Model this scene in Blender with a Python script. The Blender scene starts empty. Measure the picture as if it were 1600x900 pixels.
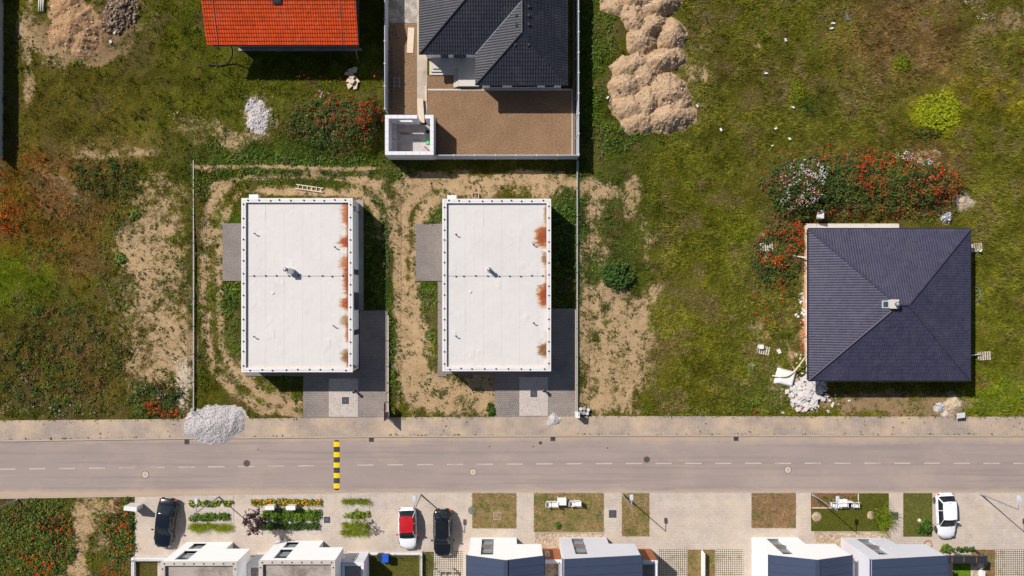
import bpy, math, random
import numpy as np
from mathutils import Vector
R = math.radians

# ---------------------------------------------------------------- camera, sky, sun, exposure
SCN = bpy.context.scene
COL = SCN.collection
CAM_H = 78.0            # flying height of the drone, metres
PXM = 16.5              # photo pixels per metre on the ground
FPX = CAM_H * PXM
NX, NY = 787.0, 466.0   # photo pixel straight below the lens
cam = bpy.data.cameras.new('camera')
cam.sensor_width = 36.0
cam.lens = 36.0 * FPX / 1600.0
cam.shift_x = (800.0 - NX) / 1600.0
cam.shift_y = (NY - 450.0) / 1600.0
cam.clip_start = 1.0
cam.clip_end = 3000.0
camo = bpy.data.objects.new('camera', cam)
camo.location = (0, 0, CAM_H)
COL.objects.link(camo)
SCN.camera = camo

SUN_EL = 46.5
SUN_H = Vector((-0.755, 0.656, 0)).normalized()     # horizontal direction towards the sun
world = bpy.data.worlds.new('World')
SCN.world = world
world.use_nodes = True
wt = world.node_tree
sky = wt.nodes.new('ShaderNodeTexSky')
sky.sky_type = 'NISHITA'
sky.sun_disc = False
sky.sun_elevation = R(SUN_EL)
sky.sun_rotation = math.atan2(SUN_H.x, SUN_H.y) % (2 * math.pi)
wt.links.new(sky.outputs[0], wt.nodes['Background'].inputs[0])
wt.nodes['Background'].inputs[1].default_value = 0.066
sun = bpy.data.lights.new('sun', 'SUN')
sun.energy = 4.8
sun.angle = R(0.5)
sun.color = (1.0, 0.95, 0.89)
suno = bpy.data.objects.new('sun', sun)
sd = SUN_H * math.cos(R(SUN_EL)) + Vector((0, 0, math.sin(R(SUN_EL))))
suno.rotation_euler = (-sd).to_track_quat('-Z', 'Y').to_euler()
suno.location = sd * 60
COL.objects.link(suno)
SCN.view_settings.view_transform = 'Standard'
SCN.view_settings.look = 'None'
SCN.view_settings.exposure = 0.32
SCN.view_settings.gamma = 1.0
SCN.view_settings.use_curve_mapping = False

# ---------------------------------------------------------------- helpers
RNG = np.random.default_rng(7)
random.seed(5)

def X(px, z=0.0): return (px - NX) * (CAM_H - z) / FPX
def Y(py, z=0.0): return -(py - NY) * (CAM_H - z) / FPX
def W(px, py, z=0.0): return Vector((X(px, z), Y(py, z), z))
def PXs(x): return x * PXM + NX
def PYs(y): return NY - y * PXM

def tag(o, label=None, cat=None, group=None, kind=None):
    if label: o['label'] = label
    if cat: o['category'] = cat
    if group: o['group'] = group
    if kind: o['kind'] = kind
    return o

def thing(name, label, cat, loc=(0, 0, 0), rz=0.0, group=None):
    o = bpy.data.objects.new(name, None)
    o.empty_display_size = 0.3
    o.location = loc
    o.rotation_euler = (0, 0, rz)
    COL.objects.link(o)
    return tag(o, label, cat, group)

def link(name, me, parent=None, loc=None):
    o = bpy.data.objects.new(name, me)
    if loc is not None: o.location = loc
    COL.objects.link(o)
    if parent is not None: o.parent = parent
    return o

class MB:
    def __init__(s): s.v = []; s.f = []
    def add(s, vs, fs):
        b = len(s.v)
        s.v += [tuple(v) for v in vs]
        s.f += [[i + b for i in f] for f in fs]
        return s
    def box(s, x0, x1, y0, y1, z0, z1):
        if x0 > x1: x0, x1 = x1, x0
        if y0 > y1: y0, y1 = y1, y0
        return s.add([(x0, y0, z0), (x1, y0, z0), (x1, y1, z0), (x0, y1, z0), (x0, y0, z1), (x1, y0, z1), (x1, y1, z1), (x0, y1, z1)],
                     [[0, 3, 2, 1], [4, 5, 6, 7], [0, 1, 5, 4], [1, 2, 6, 5], [2, 3, 7, 6], [3, 0, 4, 7]])
    def obox(s, c, u, v, w):
        c, u, v, w = Vector(c), Vector(u) / 2, Vector(v) / 2, Vector(w) / 2
        return s.add([c - u - v - w, c + u - v - w, c + u + v - w, c - u + v - w, c - u - v + w, c + u - v + w, c + u + v + w, c - u + v + w],
                     [[0, 3, 2, 1], [4, 5, 6, 7], [0, 1, 5, 4], [1, 2, 6, 5], [2, 3, 7, 6], [3, 0, 4, 7]])
    def prism(s, poly, z0, z1):          # poly: CCW (x, y)
        a = sum(poly[i][0] * poly[(i + 1) % len(poly)][1] - poly[(i + 1) % len(poly)][0] * poly[i][1] for i in range(len(poly)))
        if a < 0: poly = poly[::-1]
        n = len(poly)
        vs = [(p[0], p[1], z0) for p in poly] + [(p[0], p[1], z1) for p in poly]
        return s.add(vs, [list(range(n))[::-1], list(range(n, 2 * n))] + [[i, (i + 1) % n, n + (i + 1) % n, n + i] for i in range(n)])
    def wallpoly(s, pts, y0, y1):        # pts (x, z) extruded along y
        a = sum(pts[i][0] * pts[(i + 1) % len(pts)][1] - pts[(i + 1) % len(pts)][0] * pts[i][1] for i in range(len(pts)))
        if a < 0: pts = pts[::-1]
        if y0 > y1: y0, y1 = y1, y0
        n = len(pts)
        vs = [(p[0], y0, p[1]) for p in pts] + [(p[0], y1, p[1]) for p in pts]
        return s.add(vs, [list(range(n)), list(range(n, 2 * n))[::-1]] + [[(i + 1) % n, i, n + i, n + (i + 1) % n] for i in range(n)])
    def tube(s, pts, r, n=8, cap=True):
        pts = [Vector(p) for p in pts]
        rs = r if isinstance(r, (list, tuple)) else [r] * len(pts)
        b = len(s.v)
        up = Vector((0, 0, 1))
        for i, p in enumerate(pts):
            d = (pts[min(i + 1, len(pts) - 1)] - pts[max(i - 1, 0)]).normalized()
            a = d.cross(up)
            if a.length < 1e-3: a = d.cross(Vector((0, 1, 0)))
            a.normalize(); c = a.cross(d).normalized()
            for k in range(n):
                t = 2 * math.pi * k / n
                s.v.append(tuple(p + (a * math.cos(t) + c * math.sin(t)) * rs[i]))
        for i in range(len(pts) - 1):
            for k in range(n):
                k2 = (k + 1) % n
                s.f.append([b + i * n + k, b + (i + 1) * n + k, b + (i + 1) * n + k2, b + i * n + k2])
        if cap:
            s.f.append([b + k for k in range(n)])
            e = b + (len(pts) - 1) * n
            s.f.append([e + k for k in range(n)][::-1])
        return s
    def lathe(s, prof, c=(0, 0, 0), n=16):   # prof: (r, z) from bottom to top, about z
        b = len(s.v)
        for r, z in prof:
            for k in range(n):
                t = 2 * math.pi * k / n
                s.v.append((c[0] + r * math.cos(t), c[1] + r * math.sin(t), c[2] + z))
        for i in range(len(prof) - 1):
            for k in range(n):
                k2 = (k + 1) % n
                s.f.append([b + i * n + k, b + i * n + k2, b + (i + 1) * n + k2, b + (i + 1) * n + k])
        s.f.append([b + k for k in range(n)][::-1])
        e = b + (len(prof) - 1) * n
        s.f.append([e + k for k in range(n)])
        return s
    def mesh(s, name, mat, smooth=False):
        me = bpy.data.meshes.new(name)
        me.from_pydata(s.v, [], s.f)
        me.materials.append(mat)
        if smooth: me.polygons.foreach_set('use_smooth', [True] * len(me.polygons))
        me.update()
        return me
    def build(s, name, mat, parent=None, smooth=False, local=False):
        """vertices are world coordinates unless local; a parent must be unrotated for world ones"""
        if parent is not None and not local:
            l = parent.location
            if parent.parent is not None: l = l + parent.parent.location
            s.v = [(v[0] - l[0], v[1] - l[1], v[2] - l[2]) for v in s.v]
        return link(name, s.mesh(name, mat, smooth), parent)

def npmesh(name, co, quads, mat, col=None, parent=None, smooth=False, extra=None):
    me = bpy.data.meshes.new(name)
    co = np.asarray(co, np.float32); quads = np.asarray(quads, np.int32)
    me.vertices.add(len(co)); me.vertices.foreach_set('co', co.ravel())
    nf, k = quads.shape
    me.loops.add(nf * k); me.loops.foreach_set('vertex_index', quads.ravel())
    me.polygons.add(nf); me.polygons.foreach_set('loop_start', np.arange(0, nf * k, k, dtype=np.int32))
    me.update(calc_edges=True)
    if smooth: me.polygons.foreach_set('use_smooth', np.ones(nf, bool))
    for nm, c in ([('Col', col)] if col is not None else []) + (extra or []):
        at = me.color_attributes.new(nm, 'FLOAT_COLOR', 'POINT')
        c = np.asarray(c, np.float32)
        if c.shape[1] == 3: c = np.concatenate([c, np.ones((len(c), 1), np.float32)], 1)
        at.data.foreach_set('color', c.ravel())
    me.materials.append(mat)
    return link(name, me, parent)

# numpy value noise -------------------------------------------------
def _hash(ix, iy, seed):
    h = (ix.astype(np.int64) * 374761393 + iy.astype(np.int64) * 668265263 + seed * 974711) & 0x7fffffff
    h = ((h ^ (h >> 13)) * 1274126177) & 0x7fffffff
    return ((h ^ (h >> 16)) & 0xffff) / 65535.0
def vnoise(x, y, seed=0):
    ix, iy = np.floor(x), np.floor(y)
    fx, fy = x - ix, y - iy
    fx = fx * fx * (3 - 2 * fx); fy = fy * fy * (3 - 2 * fy)
    a, b = _hash(ix, iy, seed), _hash(ix + 1, iy, seed)
    c, d = _hash(ix, iy + 1, seed), _hash(ix + 1, iy + 1, seed)
    return (a * (1 - fx) + b * fx) * (1 - fy) + (c * (1 - fx) + d * fx) * fy
def fbm(x, y, seed=0, octv=4):
    s = 0; a = 0.5; t = 0
    for o in range(octv):
        s = s + a * vnoise(x * 2 ** o, y * 2 ** o, seed + o * 17); t += a; a *= 0.55
    return s / t
def sstep(a, b, x):
    t = np.clip((x - a) / (b - a), 0, 1)
    return t * t * (3 - 2 * t)

# materials ----------------------------------------------------------
def srgb(r, g, b):
    f = lambda c: (c / 255 / 12.92) if c / 255 <= 0.04045 else ((c / 255 + 0.055) / 1.055) ** 2.4
    return (f(r) * .80, f(g) * .80, f(b) * .80)      # photo tone to surface colour under this light
MATS = {}
class NT:
    def __init__(s, name):
        s.m = bpy.data.materials.new(name); s.m.use_nodes = True
        s.t = s.m.node_tree; s.b = s.t.nodes['Principled BSDF']
        s.pos = s.t.nodes.new('ShaderNodeNewGeometry').outputs['Position']
    def n(s, typ, **kw):
        nd = s.t.nodes.new(typ)
        for k, v in kw.items(): setattr(nd, k, v)
        return nd
    def l(s, a, b): s.t.links.new(a, b)
    def noise(s, scale, detail=4, vec=None, rough=0.55, stretch=None):
        nd = s.n('ShaderNodeTexNoise')
        nd.inputs['Scale'].default_value = scale; nd.inputs['Detail'].default_value = detail
        nd.inputs['Roughness'].default_value = rough
        v = vec or s.pos
        if stretch:
            mp = s.n('ShaderNodeMapping'); mp.inputs['Scale'].default_value = stretch
            s.l(v, mp.inputs[0]); v = mp.outputs[0]
        s.l(v, nd.inputs['Vector'])
        return nd.outputs['Fac']
    def ramp(s, fac, stops):
        r = s.n('ShaderNodeValToRGB'); e = r.color_ramp.elements
        while len(e) < len(stops): e.new(0.5)
        for i, (p, c) in enumerate(stops):
            e[i].position = p; e[i].color = (*c, 1) if len(c) == 3 else c
        s.l(fac, r.inputs[0]); return r.outputs[0]
    def gray(s, fac, a, b, lo=0.3, hi=0.7):
        return s.ramp(fac, [(lo, (a, a, a)), (hi, (b, b, b))])
    def mix(s, a, b, fac, mode='MIX'):
        m = s.n('ShaderNodeMix', data_type='RGBA', blend_type=mode)
        for v, i in ((a, 6), (b, 7)):
            if isinstance(v, tuple): m.inputs[i].default_value = (*v[:3], 1)
            else: s.l(v, m.inputs[i])
        if isinstance(fac, (int, float)): m.inputs[0].default_value = fac
        else: s.l(fac, m.inputs[0])
        return m.outputs[2]
    def math(s, op, a, b=0.0):
        m = s.n('ShaderNodeMath', operation=op)
        for i, v in enumerate((a, b)):
            if isinstance(v, (int, float)): m.inputs[i].default_value = v
            else: s.l(v, m.inputs[i])
        return m.outputs[0]
    def attr(s, name, inst=False):
        a = s.n('ShaderNodeAttribute', attribute_name=name)
        return a
    def bump(s, h, strength=0.3, dist=0.02):
        b = s.n('ShaderNodeBump'); b.inputs['Strength'].default_value = strength; b.inputs['Distance'].default_value = dist
        s.l(h, b.inputs['Height']); s.l(b.outputs[0], s.b.inputs['Normal'])
    def out(s, col, rough=0.8, metal=0.0, spec=0.3):
        if isinstance(col, tuple): s.b.inputs['Base Color'].default_value = (*col[:3], 1)
        else: s.l(col, s.b.inputs['Base Color'])
        s.b.inputs['Roughness'].default_value = rough
        s.b.inputs['Metallic'].default_value = metal
        s.b.inputs['Specular IOR Level'].default_value = spec
        return s.m

def M(name, col, rough=0.75, var=0.18, scale=2.5, fine=18.0, bump=0.0, metal=0.0, spec=0.3, dirt=None, dirt_amt=0.5):
    if name in MATS: return MATS[name]
    t = NT(name)
    c = t.mix(col, tuple(min(1, x * (1 - var)) for x in col), t.gray(t.noise(scale, 5), 0, 1))
    c = t.mix(c, tuple(min(1, x * (1 + var * 0.6)) for x in col), t.gray(t.noise(fine, 3), 0, 0.6))
    if dirt: c = t.mix(c, dirt, t.gray(t.noise(scale * 0.6, 6, rough=0.7), 0, dirt_amt, 0.48, 0.68))
    if bump: t.bump(t.noise(fine * 1.5, 4), bump, 0.02)
    MATS[name] = t.out(c, rough, metal, spec)
    return MATS[name]

def pavers(name, c1, c2, mortar, bw=0.2, bh=0.1, rot=0.0, dirt=None, dirt_amt=0.5, dscale=0.25, msize=0.012, offset=0.5):
    t = NT(name)
    mp = t.n('ShaderNodeMapping'); mp.inputs['Rotation'].default_value = (0, 0, rot)
    t.l(t.pos, mp.inputs[0])
    br = t.n('ShaderNodeTexBrick')
    br.offset = offset
    t.l(mp.outputs[0], br.inputs['Vector'])
    br.inputs['Scale'].default_value = 1.0
    br.inputs['Brick Width'].default_value = bw; br.inputs['Row Height'].default_value = bh
    br.inputs['Mortar Size'].default_value = msize; br.inputs['Mortar Smooth'].default_value = 0.3
    br.inputs['Bias'].default_value = 0.0
    br.inputs['Color1'].default_value = (*c1, 1); br.inputs['Color2'].default_value = (*c2, 1); br.inputs['Mortar'].default_value = (*mortar, 1)
    c = br.outputs['Color']
    c = t.mix(c, t.gray(t.noise(0.7, 6, rough=0.65), 0.72, 1.0), 0.9, 'MULTIPLY')
    c = t.mix(c, t.gray(t.noise(9, 4), 0.8, 1.0), 0.8, 'MULTIPLY')
    if dirt: c = t.mix(c, dirt, t.gray(t.noise(dscale, 7, rough=0.7), 0, dirt_amt, 0.42, 0.66))
    t.bump(br.outputs['Fac'], 0.25, 0.01)
    MATS[name] = t.out(c, 0.85)
    return MATS[name]

# ---------------------------------------------------------------- layout of the ground, in photo pixels at ground level
def interp(tab): 
    a = np.array(tab, float)
    return lambda px: np.interp(px, a[:, 0], a[:, 1])
walk_n = interp([(-400, 659), (0, 657), (300, 654.5), (630, 652), (960, 650), (1600, 651), (2000, 652)])
road_n = interp([(-400, 693), (0, 689), (270, 685), (600, 682), (960, 680.6), (1600, 681), (2000, 682)])
road_c = interp([(-400, 737), (0, 733.2), (290, 730), (600, 726.4), (960, 724.2), (1280, 723.8), (1600, 724), (2000, 724)])
road_s = interp([(-400, 784), (0, 778), (200, 775), (320, 773), (570, 769), (790, 768), (1600, 768), (2000, 769)])

def blob(px, py, cx, cy, rx, ry, ang=0.0, soft=0.5):
    a = R(ang); c, s = math.cos(a), math.sin(a)
    dx, dy = px - cx, py - cy
    u, v = (dx * c + dy * s) / rx, (-dx * s + dy * c) / ry
    return 1 - sstep(1 - soft, 1 + soft, np.sqrt(u * u + v * v))

SOIL = [  # cx, cy, rx, ry, angle, weight
 (240, 480, 55, 105, 0, .56), (225, 395, 45, 40, 0, .55), (250, 320, 45, 50, 0, .42), (272, 570, 32, 60, 0, .5), (212, 600, 22, 40, 0, .45), (330, 205, 55, 16, 5, .5), (385, 225, 30, 14, 0, .5),
 (190, 240, 70, 9, -4, .36), (128, 238, 40, 10, 10, .34), (105, 290, 45, 16, 25, .35),
 (333, 400, 17, 110, 0, .32), (390, 600, 60, 26, 40, .34), (430, 632, 45, 18, 0, .42), (340, 320, 18, 40, 20, .25), (300, 640, 26, 12, 0, .3),
 (455, 262, 140, 3.5, 1, .8), (325, 263, 18, 5, 3, .9), (440, 297, 110, 7, 1, .35), (575, 292, 26, 22, 20, .4), (588, 345, 14, 60, 0, .3), (500, 300, 60, 6, 0, .7),
 (630, 345, 20, 70, 0, .42), (645, 297, 30, 16, -20, .45), (628, 470, 14, 60, 0, .4), (640, 560, 24, 80, 0, .55), (700, 615, 62, 30, 0, .65), (755, 602, 22, 34, 0, .8), (668, 330, 20, 40, 0, .45), (655, 520, 16, 60, 0, .5),
 (760, 288, 110, 18, 0, .62), (840, 275, 50, 9, 0, .75), (700, 282, 40, 10, 0, .8), (860, 295, 40, 12, 0, .5),
 (925, 320, 16, 35, 0, .75), (988, 308, 12, 26, 0, .85), (945, 300, 25, 15, 0, .6), (930, 390, 24, 30, 0, .55), (1005, 345, 6, 18, 0, .6), (1018, 380, 10, 30, 0, .42),
 (965, 500, 42, 40, 0, .6), (985, 555, 34, 70, 0, .58), (930, 600, 28, 50, 0, .66), (915, 490, 12, 60, 0, .5), (950, 630, 40, 14, 0, .6), (955, 455, 26, 12, 0, .6), (1010, 470, 14, 40, 20, .45),
 (1390, 633, 110, 15, 0, 1.05), (1258, 460, 7, 100, 0, .6), (1245, 545, 12, 30, 0, .6), (1200, 392, 14, 12, 0, .55), (1195, 365, 12, 10, 0, .5), (1310, 290, 12, 20, 30, .55), (1440, 288, 30, 8, 10, .55), (1490, 632, 20, 18, 0, .7), (1190, 520, 22, 30, 10, .3), (1215, 600, 20, 25, 0, .35),
 (124, 835, 13, 70, 4, 1.), (155, 800, 26, 25, 0, .6), (170, 840, 22, 30, 0, .4), (205, 870, 10, 22, 0, .7), (110, 895, 20, 14, 0, .8), (30, 800, 22, 14, 0, .35), (180, 790, 10, 10, 0, .6),
 (120, 55, 62, 40, 0, .8), (40, 30, 10, 60, 0, .7), (45, 130, 9, 40, 0, .5), (160, 92, 26, 8, -20, .8), (185, 25, 34, 38, 0, .75), (405, 182, 24, 30, 0, .7), (240, 30, 10, 14, 0, .4), (85, 60, 30, 30, 0, .5),
 (1180, 70, 8, 6, 0, .5), (1100, 118, 6, 8, 0, .7), (1085, 100, 30, 90, 10, .22), (1575, 30, 60, 16, -25, .55), (1450, 40, 30, 70, 20, .22), (1440, 255, 30, 20, 0, .42),
 (1500, 315, 18, 16, 0, .7), (290, 600, 12, 35, 0, .5), (10, 640, 30, 14, 0, .25),
 (632, 20, 19, 24, 0, .0)]
TONE = [  # cx, cy, rx, ry, angle, weight, colour
 (430, 60, 260, 160, 0, .7, (.080, .100, .013)), (110, 170, 110, 80, 0, .8, (.110, .092, .022)), (200, 235, 130, 20, 0, .6, (.20, .145, .06)), (240, 120, 90, 60, 0, .5, (.105, .095, .018)),
 (510, 195, 90, 45, 0, .8, (.075, .060, .022)), (300, 230, 60, 30, 0, .5, (.075, .090, .018)),
 (40, 330, 80, 90, 0, .9, (.150, .075, .018)), (115, 300, 66, 42, 25, .95, (.270, .125, .068)), (150, 275, 50, 25, 10, .7, (.17, .08, .035)), (110, 400, 70, 50, 0, .8, (.150, .088, .026)), (30, 450, 75, 65, 0, .95, (.100, .140, .010)), (130, 410, 40, 30, 10, .5, (.15, .085, .04)),
 (90, 560, 130, 90, 0, .9, (.105, .072, .028)), (110, 540, 40, 20, 0, .5, (.14, .085, .045)), (40, 600, 60, 40, 0, .5, (.10, .085, .02)), (110, 620, 60, 20, 0, .5, (.15, .09, .045)), (170, 300, 70, 40, 0, .6, (.085, .080, .02)),
 (455, 255, 160, 35, 0, .9, (.050, .085, .016)), (360, 370, 30, 40, 0, .95, (.055, .098, .012)), (360, 500, 28, 90, 0, .8, (.052, .082, .018)), (590, 400, 25, 120, 0, .9, (.040, .075, .014)), (450, 590, 40, 20, 0, .8, (.060, .095, .012)),
 (680, 330, 30, 30, 0, .9, (.055, .098, .012)), (668, 480, 22, 60, 0, .9, (.055, .098, .012)), (885, 350, 35, 80, 0, .95, (.046, .082, .018)), (614, 560, 8, 80, 0, .95, (.058, .10, .014)), (640, 275, 40, 20, 0, .8, (.050, .085, .016)),
 (925, 110, 30, 140, 0, .95, (.058, .088, .013)), (960, 215, 70, 30, 0, .8, (.055, .085, .015)), (960, 400, 70, 160, 0, .85, (.046, .070, .020)),
 (1080, 140, 30, 110, 0, .6, (.125, .12, .034)), (1100, 330, 110, 110, 0, .7, (.082, .092, .011)), (1070, 530, 100, 130, 0, .7, (.092, .095, .013)), (1040, 470, 20, 120, 0, .5, (.135, .122, .03)), (1170, 360, 40, 60, 0, .6, (.10, .12, .010)),
 (1240, 50, 120, 60, 0, .7, (.095, .098, .014)), (1170, 110, 80, 50, 0, .5, (.088, .078, .02)), (1420, 60, 110, 80, 15, .9, (.140, .086, .044)), (1480, 250, 60, 20, 20, .6, (.13, .085, .035)), (1360, 150, 110, 40, 0, .6, (.105, .09, .026)), (1280, 190, 80, 50, 0, .5, (.085, .090, .016)), (1560, 60, 60, 60, 0, .6, (.115, .105, .025)), (1570, 150, 70, 25, 10, .8, (.165, .135, .012)),
 (1465, 178, 36, 32, 0, 1., (.225, .235, .006)), (1244, 145, 16, 22, 0, .9, (.13, .15, .008)), (1410, 100, 14, 14, 0, .9, (.105, .12, .008)), (1532, 45, 10, 12, 0, .9, (.13, .15, .008)), (1260, 165, 22, 18, 0, .7, (.055, .075, .02)),
 (1335, 290, 160, 60, 0, .9, (.085, .062, .026)), (1220, 400, 50, 60, 0, .85, (.085, .066, .028)), (1450, 255, 50, 25, 30, .7, (.11, .07, .035)), (1555, 400, 50, 200, 0, .5, (.110, .118, .018)), (1560, 620, 55, 40, 0, .95, (.125, .155, .014)), (1200, 500, 60, 110, 0, .6, (.09, .095, .02)), (1190, 610, 40, 40, 0, .6, (.065, .085, .018)),
 (60, 840, 80, 70, 0, .9, (.075, .068, .02)), (190, 820, 30, 50, 0, .8, (.050, .068, .018)), (75, 640, 80, 18, 0, .6, (.06, .07, .02)), (240, 625, 40, 30, 0, .8, (.055, .07, .02))]
BROWN_SOIL = [(110, 30, 60, 50, .6), (185, 25, 45, 45, .95), (150, 80, 40, 30, .7), (80, 20, 30, 40, .7), (1450, 60, 150, 80, .8), (110, 300, 60, 40, .5), (1390, 632, 130, 20, .55), (110, 600, 90, 60, .5), (1575, 40, 60, 30, .3)]
PALE_SOIL = [(290, 600, 14, 40, .45), (405, 182, 22, 28, .9), (1500, 315, 20, 18, .7), (1490, 600, 20, 12, .8), (1260, 470, 6, 15, .6), (1482, 637, 10, 9, .8)]

TRACKS = [  # wheel tracks worn into the plots: half width, weight, points
 (5.5, .52, [(352, 292), (330, 312), (321, 345), (318, 420), (321, 520), (330, 575), (362, 612), (410, 640), (470, 646)]),
 (5.0, .48, [(372, 305), (352, 335), (344, 390), (342, 470), (346, 540), (366, 580), (400, 612), (440, 628), (472, 630)]),
 (5.0, .55, [(330, 290), (400, 276), (480, 274), (560, 279), (592, 296), (612, 330), (618, 400), (620, 480), (624, 560), (640, 620), (700, 645)]),
 (4.5, .55, [(400, 300), (480, 299), (560, 303), (585, 325), (594, 370)]),
 (7.5, .75, [(720, 283), (680, 286), (652, 300), (634, 330), (628, 400), (628, 480), (632, 560), (652, 610), (700, 635)]),
 (6, .6, [(760, 296), (700, 300), (668, 318), (652, 348), (648, 420), (648, 520), (664, 580), (710, 608), (765, 612)]),
 (5, .6, [(900, 285), (820, 280), (740, 284)]),
 (4.5, .5, [(965, 470), (985, 520), (990, 580), (970, 640)]), (4.5, .5, [(930, 470), (945, 540), (940, 640)])]
def track_mask(px, py):
    wx = (fbm(px / 18, py / 18, 15) - .5) * 9; wy = (fbm(px / 18, py / 18, 16) - .5) * 9
    x, y = px + wx, py + wy
    out = np.zeros(px.shape)
    for hw, w, p in TRACKS:
        d = np.full(px.shape, 1e9)
        for (ax, ay), (bx, by) in zip(p[:-1], p[1:]):
            ux, uy = bx - ax, by - ay
            k = np.clip(((x - ax) * ux + (y - ay) * uy) / (ux * ux + uy * uy), 0, 1)
            d = np.minimum(d, np.hypot(x - ax - k * ux, y - ay - k * uy))
        out = np.maximum(out, w * sstep(hw * 1.5, hw * .6, d))
    return out

def zones(px, py):
    wx = (fbm(px / 40, py / 40, 3) - .5) * 40; wy = (fbm(px / 40, py / 40, 9) - .5) * 40
    qx, qy = px + wx * .7, py + wy * .7
    soil = np.full(px.shape, 0.03)
    for cx, cy, rx, ry, a, w in SOIL:
        soft = .8 if min(rx, ry) > 9 else .45
        k = 1.0 if min(rx, ry) > 9 else .25
        soil = soil + w * blob(px + wx * .7 * k, py + wy * .7 * k, cx, cy, rx, ry, a, soft)
    soil = soil + track_mask(px, py)
    soil = soil + ((fbm(px / 15, py / 15, 121, 5) - .5) * 1.5 + (fbm(px / 5, py / 5, 125, 3) - .5) * .5) * np.clip(soil * 2.2, 0, 1)
    col = np.zeros(px.shape + (3,)); col[:] = (.094, .094, .015)
    for cx, cy, rx, ry, a, w, c in TONE:
        m = (w * blob(qx, qy, cx, cy, rx, ry, a, .6))[..., None]
        col = col * (1 - m) + np.array(c) * m
    # patchiness at several sizes
    n1 = fbm(px / 55, py / 55, 21)[..., None]; n2 = fbm(px / 16, py / 16, 31)[..., None]
    n3 = fbm(px / 6, py / 6, 36, 3)[..., None]
    col = col * (0.5 + 1.0 * n2) * (0.7 + .6 * n1) * (.75 + .5 * n3) * np.array((.79, .75, .55))
    dry = sstep(.52, .72, fbm(px / 26 + 50, py / 26, 41, 5))[..., None] * .65
    col = col * (1 - dry) + np.array((.105, .075, .030)) * dry
    yel = sstep(.60, .75, fbm(px / 34 + 90, py / 34, 46, 5))[..., None] * .35
    col = col * (1 - yel) + np.array((.105, .105, .008)) * yel
    lum = col.mean(-1, keepdims=True); col = np.clip(lum + (col - lum) * 1.0, .003, 1)
    sc = np.zeros(px.shape + (3,)); sc[:] = (.385, .262, .148)
    for cx, cy, rx, ry, w in BROWN_SOIL:
        m = (w * blob(qx, qy, cx, cy, rx, ry, 0, .5))[..., None]; sc = sc * (1 - m) + np.array((.17, .105, .055)) * m
    for cx, cy, rx, ry, w in PALE_SOIL:
        m = (w * blob(qx, qy, cx, cy, rx, ry, 0, .5))[..., None]; sc = sc * (1 - m) + np.array((.66, .60, .52)) * m
    sc = sc * (.82 + .36 * fbm(px / 12, py / 12, 51)[..., None])
    return np.clip(soil, 0, 1.2), col, sc

MOUNDS = [(1335, 285, 120, 42, 0, 1.5), (1235, 300, 50, 45, 0, 1.1), (1440, 285, 50, 40, 0, 1.0), (1210, 390, 36, 40, 0, .5), (525, 195, 75, 36, 5, 1.1), (575, 195, 26, 36, 0, .7), (962, 432, 26, 26, 0, .35),
          (455, 262, 150, 8, 1, .25), (310, 300, 7, 60, 0, .25), (960, 60, 22, 60, 10, .3), (100, 290, 70, 30, 20, .25)]
FLAT = [(590, 910, -60, 256), (340, 480, 300, 600), (470, 612, 480, 660), (640, 905, 300, 660), (1255, 1530, 345, 620), (-400, 2100, 648, 782), (205, 2100, 760, 1000), (300, 600, -80, 75)]
def ground_h(px, py):
    h = (fbm(px / 22, py / 22, 61) - .5) * .12 + (fbm(px / 6, py / 6, 71, 3) - .5) * .07
    for cx, cy, rx, ry, a, hh in MOUNDS:
        h = h + hh * blob(px, py, cx, cy, rx, ry, a, .8) * (.75 + .5 * fbm(px / 14, py / 14, 81))
    m = np.ones(px.shape)
    for x0, x1, y0, y1 in FLAT:
        d = np.maximum(np.maximum(x0 - px, px - x1), np.maximum(y0 - py, py - y1))
        m = m * sstep(-1, 9, d)
    return -0.05 + h * m + .012 * (m - 1)

def grid_axis(lo, hi, step, far):
    a = list(np.arange(lo, hi + 1e-6, step)); d = step
    L, H2 = [], []
    x = lo
    while x > -far: d *= 1.5; x -= d; L.append(x)
    d = step; x = a[-1]
    while x < far: d *= 1.5; x += d; H2.append(x)
    return np.array(L[::-1] + a + H2)

gx = grid_axis(X(-70), X(1670), .2, 900); gy = grid_axis(Y(960), Y(-60), .2, 900)
GXX, GYY = np.meshgrid(gx, gy)
gpx, gpy = PXs(GXX), PYs(GYY)
gs, gc, gsc = zones(gpx, gpy)
gz = ground_h(gpx, gpy)
far = sstep(0, 60, np.maximum(np.maximum(-70 - gpx, gpx - 1670), np.maximum(-60 - gpy, gpy - 960)))     # coarse grid beyond the plots: plain meadow
gc = gc * (1 - far[..., None]) + np.array((.085, .082, .014)) * far[..., None]; gs = gs * (1 - far) + .05 * far; gz = gz * (1 - far) - .05 * far
nxg, nyg = len(gx), len(gy)
idx = np.arange(nxg * nyg).reshape(nyg, nxg)
gq = np.stack([idx[:-1, :-1], idx[:-1, 1:], idx[1:, 1:], idx[1:, :-1]], -1).reshape(-1, 4)
t = NT('meadow_soil')
vc = t.attr('Col'); scn = t.attr('Soil')
nf = t.noise(6.0, 6, rough=.65); nm = t.noise(1.6, 5, rough=.6)
win = t.math('MINIMUM', t.math('MULTIPLY', vc.outputs['Alpha'], 2.6), 1.0)
k = t.math('ADD', t.math('MULTIPLY', t.math('SUBTRACT', nf, .5), 2.4), t.math('MULTIPLY', t.math('SUBTRACT', nm, .5), 1.6))
k = t.math('ADD', vc.outputs['Alpha'], t.math('MULTIPLY', k, win))
msk = t.ramp(k, [(.22, (0, 0, 0)), (.80, (1, 1, 1))])
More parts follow.
